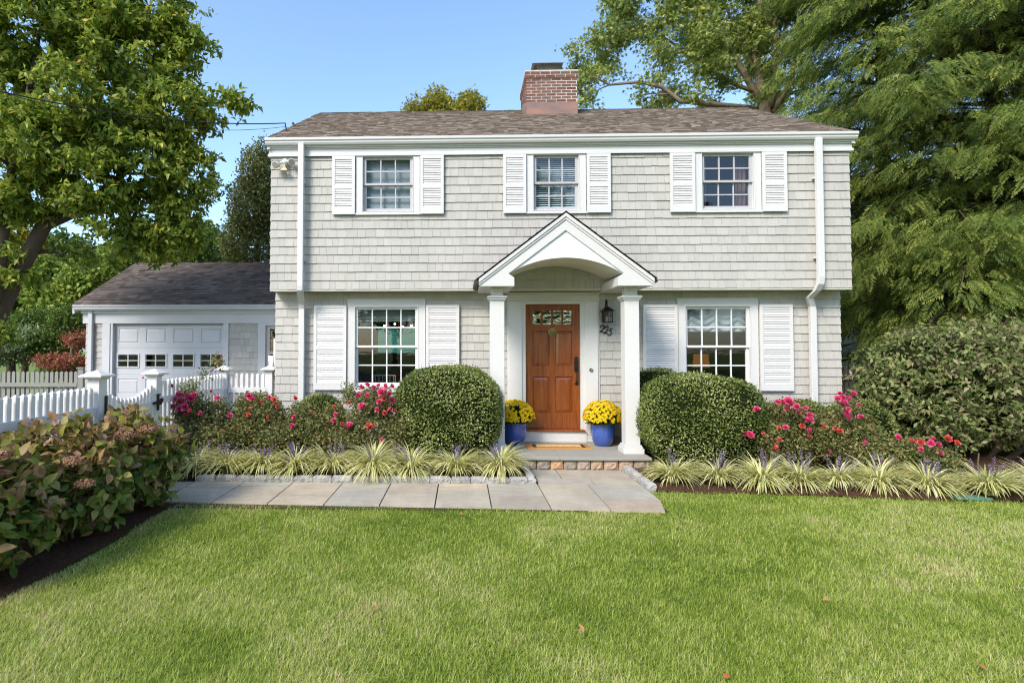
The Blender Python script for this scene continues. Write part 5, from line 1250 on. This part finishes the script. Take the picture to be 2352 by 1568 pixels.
m.prism([(GY - .19, 2.67), (GY - .19, 2.695), (14.2, 4.022), (16.6, 2.695), (16.6, 2.67)], -8.65, -3.216, 'x'); gpart(m.build('roof', ROOF_G))
m = MB()
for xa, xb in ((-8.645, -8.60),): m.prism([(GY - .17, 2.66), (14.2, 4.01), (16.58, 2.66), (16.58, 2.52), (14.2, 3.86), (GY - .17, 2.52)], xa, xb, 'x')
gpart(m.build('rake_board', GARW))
# sectional door
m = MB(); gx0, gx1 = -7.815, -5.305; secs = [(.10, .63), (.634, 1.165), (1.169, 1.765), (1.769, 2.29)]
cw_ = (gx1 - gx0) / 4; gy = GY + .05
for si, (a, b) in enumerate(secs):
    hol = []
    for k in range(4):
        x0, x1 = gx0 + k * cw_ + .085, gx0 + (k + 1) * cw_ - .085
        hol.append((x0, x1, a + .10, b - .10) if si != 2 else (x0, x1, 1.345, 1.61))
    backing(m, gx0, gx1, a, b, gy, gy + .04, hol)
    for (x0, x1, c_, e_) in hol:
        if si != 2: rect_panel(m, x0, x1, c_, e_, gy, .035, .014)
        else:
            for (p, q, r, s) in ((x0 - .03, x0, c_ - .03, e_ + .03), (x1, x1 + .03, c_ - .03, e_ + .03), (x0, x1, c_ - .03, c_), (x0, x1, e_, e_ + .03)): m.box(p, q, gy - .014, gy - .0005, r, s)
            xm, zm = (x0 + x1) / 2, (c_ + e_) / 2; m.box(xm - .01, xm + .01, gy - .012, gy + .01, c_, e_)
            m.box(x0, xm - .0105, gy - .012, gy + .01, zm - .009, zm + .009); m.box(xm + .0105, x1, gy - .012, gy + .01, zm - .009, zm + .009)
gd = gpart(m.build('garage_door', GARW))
for k in range(4):
    x0, x1 = gx0 + k * cw_ + .085, gx0 + (k + 1) * cw_ - .085; q = MB(); q.add([(x0, gy + .015, 1.345), (x1, gy + .015, 1.345), (x1, gy + .015, 1.61), (x0, gy + .015, 1.61)], [(0, 1, 2, 3)]); q.build('door_window', GLASS).parent = gd
m = MB(); m.box(gx0, gx1, gy + .8, gy + .85, 0, 2.3); gpart(m.build('garage_interior', mat('garage_dark', srgb(24, 24, 26), .9)))
# garage window (half hidden by the house)
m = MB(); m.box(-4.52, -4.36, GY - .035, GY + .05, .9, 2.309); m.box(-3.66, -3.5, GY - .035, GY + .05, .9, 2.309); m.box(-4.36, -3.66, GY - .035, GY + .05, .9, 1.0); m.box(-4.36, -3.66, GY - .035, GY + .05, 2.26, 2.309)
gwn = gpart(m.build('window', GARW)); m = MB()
m.box(-4.36, -4.27, GY + .01, GY + .04, 1.0, 2.26); m.box(-3.75, -3.66, GY + .01, GY + .04, 1.0, 2.26)
for z0, z1 in ((2.19, 2.26), (1.62, 1.68), (1.0, 1.08)): m.box(-4.27, -3.75, GY + .01, GY + .04, z0, z1)
for z in (1.93, 1.35): m.box(-4.27, -3.75, GY + .012, GY + .038, z - .011, z + .011)
m.box(-4.02, -4.0, GY + .0125, GY + .0375, 1.08, 2.19)
m.build('sash', SASH).parent = gwn
m = MB(); m.add([(-4.27, GY + .03, 1.0), (-3.75, GY + .03, 1.0), (-3.75, GY + .03, 2.2), (-4.27, GY + .03, 2.2)], [(0, 1, 2, 3)]); m.build('pane', GLASS).parent = gwn
m = MB(); m.box(-4.4, -3.6, GY + .3, GY + .32, .9, 2.3); gpart(m.build('garage_room', MATS['garage_dark']))
# electricity meter on the side of the house
m = MB(); m.box(-3.33, -3.222, 9.55, 9.75, 1.1, 1.92)
me_ = tag(m.build('electricity_meter', mat('meter_panel', srgb(222, 220, 208), .6)), 'cream meter board with a white electricity meter on the house side wall', 'meter')
m = MB(); m.tube([(-3.40, 9.6, 1.47), (-3.335, 9.6, 1.47)], .09, 18); m.box(-3.42, -3.335, 9.54, 9.66, 1.52, 1.62); m.build('meter_housing', mat('meter_white', srgb(225, 226, 226), .3)).parent = me_

# ================================================================== WHITE PICKET FENCE
def post(x, y, top, label, w=.064):
    root = empty('fence_post', (x, y, 0), label, 'fence post', 'white fence posts')
    m = MB(); m.box(x - w, x + w, y - w, y + w, -.03, top - .11); world_child(m.build('shaft', FENCEW, bevel=.003), root)
    m = MB(); k = w / .064
    m.frustum(x, y, top - .1095, top - .08, .075 * k, .075 * k, .09 * k, .09 * k); m.frustum(x, y, top - .0795, top - .06, .122 * k, .122 * k, .125 * k, .125 * k); m.frustum(x, y, top - .0595, top, .122 * k, .122 * k, .006, .006)
    world_child(m.build('post_cap', FENCEW, bevel=.002), root)
def picket(m, x, y, z0, z1, h=.025):
    m.box(x - h, x + h, y - h, y + h, z0, z1); m.add([(x - h, y - h, z1 + .0005), (x + h, y - h, z1 + .0005), (x + h, y + h, z1 + .0005), (x - h, y + h, z1 + .0005), (x, y, z1 + .03)], [(0, 1, 4), (1, 2, 4), (2, 3, 4), (3, 0, 4)])
def fence_run(a, b, topf, label, name='picket_fence', sp=.094, railz=(1.03, .32), cat='fence', group='white picket fence panels', off=.03):
    a, b = Vector(a), Vector(b); L = (b - a).length; n = int(L / sp); d = (b - a) / L; root = empty(name, (*((a + b) / 2), 0), label, cat, group)
    m = MB()
    for i in range(n):
        u = (i + .5) / n; p = a + (b - a) * u; picket(m, p.x, p.y, .06, topf(u))
    world_child(m.build('pickets', FENCEW), root)
    nrm = Vector((d.y, -d.x)) if True else 0
    for rz in railz:
        m = MB(); q0 = a + nrm * off; q1 = b + nrm * off; e = nrm * .022
        vs = [(*(q + s * e), z) for z in (rz - .045, rz + .045) for q in (q0, q1) for s in (-1, 1)]
        m.add(vs, [(0, 1, 3, 2), (4, 6, 7, 5), (0, 4, 5, 1), (2, 3, 7, 6), (1, 5, 7, 3), (0, 2, 6, 4)]); world_child(m.build('rail', FENCEW), root)
    return root
P1 = (-4.22, 6.2); P2 = (-4.26, 7.45); P3 = (-4.12, 9.36); P4 = (-3.34, 9.40)
post(*P1, 1.50, 'white fence post carrying the black gate hinge', .07); post(*P2, 1.47, 'white fence post carrying the black gate latch', .066)
post(*P3, 1.455, 'white fence post at the inner corner, behind roses'); post(*P4, 1.455, 'white fence post against the corner of the house')
post(-4.18, 2.9, 1.50, 'white fence post outside the left edge of the view', .07)
fence_run((-4.18, 2.98), (-4.22, 6.12), lambda u: 1.285, 'white picket fence panel running out of view at left behind hydrangeas')
fence_run((-4.26, 7.53), (-4.13, 9.28), lambda u: 1.285, 'white picket fence panel between the gate latch post and corner post')
fence_run((-4.05, 9.38), (-3.41, 9.40), lambda u: 1.29, 'short white picket fence panel joining the house corner', sp=.085, off=.03)
gt = fence_run((-4.222, 6.285), (-4.258, 7.375), lambda u: 1.265 - .17 * math.sin(math.pi * u) ** .8, 'white picket gate with a scooped top and diagonal brace', 'picket_gate', .082, (.98, .28), 'gate', None)
m = MB(); m.tube([(-4.21, 6.35, .30), (-4.245, 7.30, .95)], .03, 4); world_child(m.build('diagonal_brace', FENCEW), gt)
m = MB(); hx_ = -4.145
m.box(hx_, hx_ + .012, 6.225, 6.262, .96, 1.20); m.prism([(6.264, 1.04), (6.264, .98), (6.42, .995), (6.48, .985), (6.47, 1.035), (6.42, 1.03)], hx_ - .02, hx_ + .016, 'x'); world_child(m.build('hinge', BLACK), gt)
m = MB(); hx_ = -4.185
m.box(hx_, hx_ + .015, 7.385, 7.42, .90, 1.10); m.prism([(7.30, .99), (7.30, 1.02), (7.42, 1.03), (7.50, 1.06), (7.52, 1.03), (7.46, .97)], hx_ - .01, hx_ + .018, 'x'); m.box(hx_, hx_ + .018, 7.37, 7.44, 1.10, 1.125); world_child(m.build('latch', BLACK), gt)

# grey picket fence far left, brown fence right
def plain_fence(x0, x1, y, top, sp, pw, mt, label, rails, postx=None):
    root = empty('picket_fence', ((x0 + x1) / 2, y, 0), label, 'fence'); m = MB(); x = x0
    while x < x1:
        m.prism([(x, .05), (x + pw, .05), (x + pw, top - .03), (x + pw * .5, top), (x, top - .03)], y, y + .02); x += sp
    world_child(m.build('pickets', mt), root)
    for z in rails: q = MB(); q.box(x0, x1, y - .045, y - .001, z - .045, z + .045); world_child(q.build('rail', mt), root)
    if postx is not None: q = MB(); q.box(postx - .06, postx + .06, y - .12, y - .0455, -.03, top + .06); q.box(postx - .08, postx + .08, y - .14, y - .03, top + .061, top + .09); world_child(q.build('post', mt), root)
plain_fence(-14, -8.75, 12.2, at(100, 852, 12.2).z, .112, .074, GREYF, 'weathered grey picket fence left of the garage', (at(0, 883, 12.2).z, .3), -8.62)
plain_fence(6.45, 13, 10.6, at(1980, 838, 10.6).z, .105, .06, BROWNF, 'brown grey picket fence behind the viburnum at the house corner', (1.2, .35))

# neighbour's house
nb = empty('neighbour_house', (15, 20, 0), 'neighbouring house with white clapboards glimpsed through the hemlock', 'house')
m = MB()
z = .3
while z < 5.4:
    m.prism([(18.0, z), (18.0 - .02, z), (18.0 - .004, z + .118), (18.0, z + .118)], 10.2, 22, 'x'); z += .12
m.box(10.22, 22, 18.001, 26, 0, 5.45); world_child(m.build('wall', mat('clapboard', srgb(214, 208, 202), .6)), nb)
m = MB(); m.prism([(17.6, 5.4), (22, 8.2), (26.4, 5.4), (26.4, 5.3), (22, 8.08), (17.6, 5.3)], 9.9, 22.3, 'x'); world_child(m.build('roof', mat('brown_roof', srgb(98, 82, 74), .9, nz=(20, .3))), nb)
a = at(1965, 800, 17.9)
m = MB(); m.box(10.9, 12.3, 17.93, 17.975, 1.0, 2.4); wn_ = world_child(m.build('window', WHITE), nb); m = MB(); m.box(11.0, 12.2, 17.90, 17.929, 1.1, 2.3); g2 = m.build('pane', mat('far_dark_glass', srgb(30, 36, 36), .1, .6)); g2.parent = wn_
m = MB()
for xx in (11.4, 11.8): m.box(xx - .012, xx + .012, 17.88, 17.8995, 1.1, 2.3)
m.box(11.0, 12.2, 17.885, 17.8995, 1.69, 1.71); m.build('muntins', WHITE).parent = wn_

# ================================================================== GRASS
GR = leaf_mat('grass_blade', [((*srgb(102, 126, 42),), 0), ((*srgb(142, 163, 60),), .3), ((*srgb(175, 188, 86),), .55), ((*srgb(202, 206, 134),), .8), ((*srgb(220, 208, 166),), .93), ((*srgb(212, 184, 140),), 1.0)], .6, .5, .3)
def vnoise(x, y, s, seed):
    rg = np.random.default_rng(seed); G = rg.random((64, 64)); fx, fy = (x * s) % 64, (y * s) % 64
    i, j = fx.astype(int), fy.astype(int); u, v = fx - i, fy - j; u = u * u * (3 - 2 * u); v = v * v * (3 - 2 * v); i2, j2 = (i + 1) % 64, (j + 1) % 64
    return (G[i, j] * (1 - u) + G[i2, j] * u) * (1 - v) + (G[i, j2] * (1 - u) + G[i2, j2] * u) * v
def lawn(n, y0, y1, W0, Lm):
    rng = np.random.default_rng(int(y0 * 10)); Yb = rng.uniform(y0, y1, n)
    xl = np.maximum(-.95 * Yb - .9, -3.25 + 0 * Yb); xr = 1.12 * Yb + .9
    X = xl + (xr - xl) * rng.random(n)
    fe = 6.19 + (5.99 - 6.19) * (X + 3.3) / 5.48; re = 6.86 + (6.49 - 6.86) * (X - 2.31) / 4.146 + .03 * np.sin(X * 2.1)
    jag = .02 * vnoise(X, Yb, 9, 3) + rng.normal(size=n) * .012
    lim = np.where(X < 2.2, fe - .012, re + .01) + jag
    edge = -3.2 + .05 * np.sin(Yb * 3) + jag
    k = (Yb < lim) & (X > edge); X, Yb = X[k], Yb[k]; m_ = len(X)
    a = vnoise(X, Yb, 1.3, 5); b = vnoise(X, Yb, 4.5, 6); c_ = vnoise(X, Yb, 14, 7); dry = vnoise(X, Yb, .9, 8)
    t = np.clip(.56 * rng.random(m_) + .34 * a + .26 * b + .14 * c_ - .18 + (rng.random(m_) < .05) * .35 + np.clip(dry - .66, 0, 1) * 1.2 * rng.random(m_), 0, 1)
    ed = np.clip(1 - (X - edge[k]) / .16, 0, 1); t = np.clip(t + ed * .5 * rng.random(m_), 0, 1)
    L = Lm * (.6 + .3 * b + .4 * rng.random(m_)) * (1 - .5 * np.clip(dry - .7, 0, 1)); az = rng.uniform(0, 2 * math.pi, m_)
    P = np.stack([X, Yb, np.full(m_, -.036)], 1)
    return blade_arrays(P, az, L, W0 * rng.uniform(.7, 1.3, m_), rng.uniform(.1, 1.5, m_), t, 2, rng.uniform(.2, 1.2, m_))
A_ = lawn(250000, 2.2, 4.2, .0038, .046); B_ = lawn(230000, 4.2, 6.95, .0052, .046)
V = np.vstack([A_[0], B_[0]]); Fc = np.vstack([A_[1], B_[1] + len(A_[0])]); t = np.concatenate([A_[2], B_[2]])
tag(np_mesh('lawn_grass', V, Fc, t, GR), kind='stuff')
# lawn glimpsed past the viburnum and beyond the driveway
rng = np.random.default_rng(4); n = 22000
X = rng.uniform(9, 15, n); Yb = rng.uniform(7.2, 12, n)
q = blade_arrays(np.stack([X, Yb, np.full(n, -.036)], 1), rng.uniform(0, 6.28, n), np.full(n, .07), np.full(n, .012), rng.uniform(.1, .9, n), np.clip(rng.random(n) * .6, 0, 1), 2, rng.uniform(.2, 1, n))
tag(np_mesh('side_grass', *q, GR), kind='stuff')
# fallen leaves on the lawn
FLM = leaf_mat('fallen_leaf', [srgb(176, 96, 50), srgb(190, 140, 90), srgb(150, 100, 60)], .8, .2)
fspots = [(1890, 1376, 'pale tan leaf lying on the lawn right of centre'), (1340, 1452, 'narrow orange leaf stuck upright in the lawn'), (2246, 1523, 'orange leaf near the lower right corner of the lawn'), (1663, 1556, 'brown leaf at the bottom edge of the lawn'), (1065, 1180, 'small brown leaf just below the flagstones'), (860, 1390, 'straw coloured leaf in a dry patch of lawn'), (1508, 1183, 'tan leaves at the right tip of the walk')]
for i, (px, py, lab) in enumerate(fspots):
    d_ = at(px, py, 1.0) - Vector((0, 0, CAM_H)); p = Vector((0, 0, CAM_H)) + d_ * ((.012 - CAM_H) / d_.z)
    rg = np.random.default_rng(i); V, Fc, t = leaf_arrays(np.array([[0, 0, 0.]]), np.array([[math.cos(i * 2.3), math.sin(i * 2.3), .15 if i != 1 else 2.0]]), np.array([[.1, -.3, 1.]]), .055, .03, np.array([rg.random()]), 'broad', .2)
    o = np_mesh('fallen_leaf', V, Fc, t, FLM); o.location = p; tag(o, lab, 'fallen leaf', 'fallen leaves on the lawn')
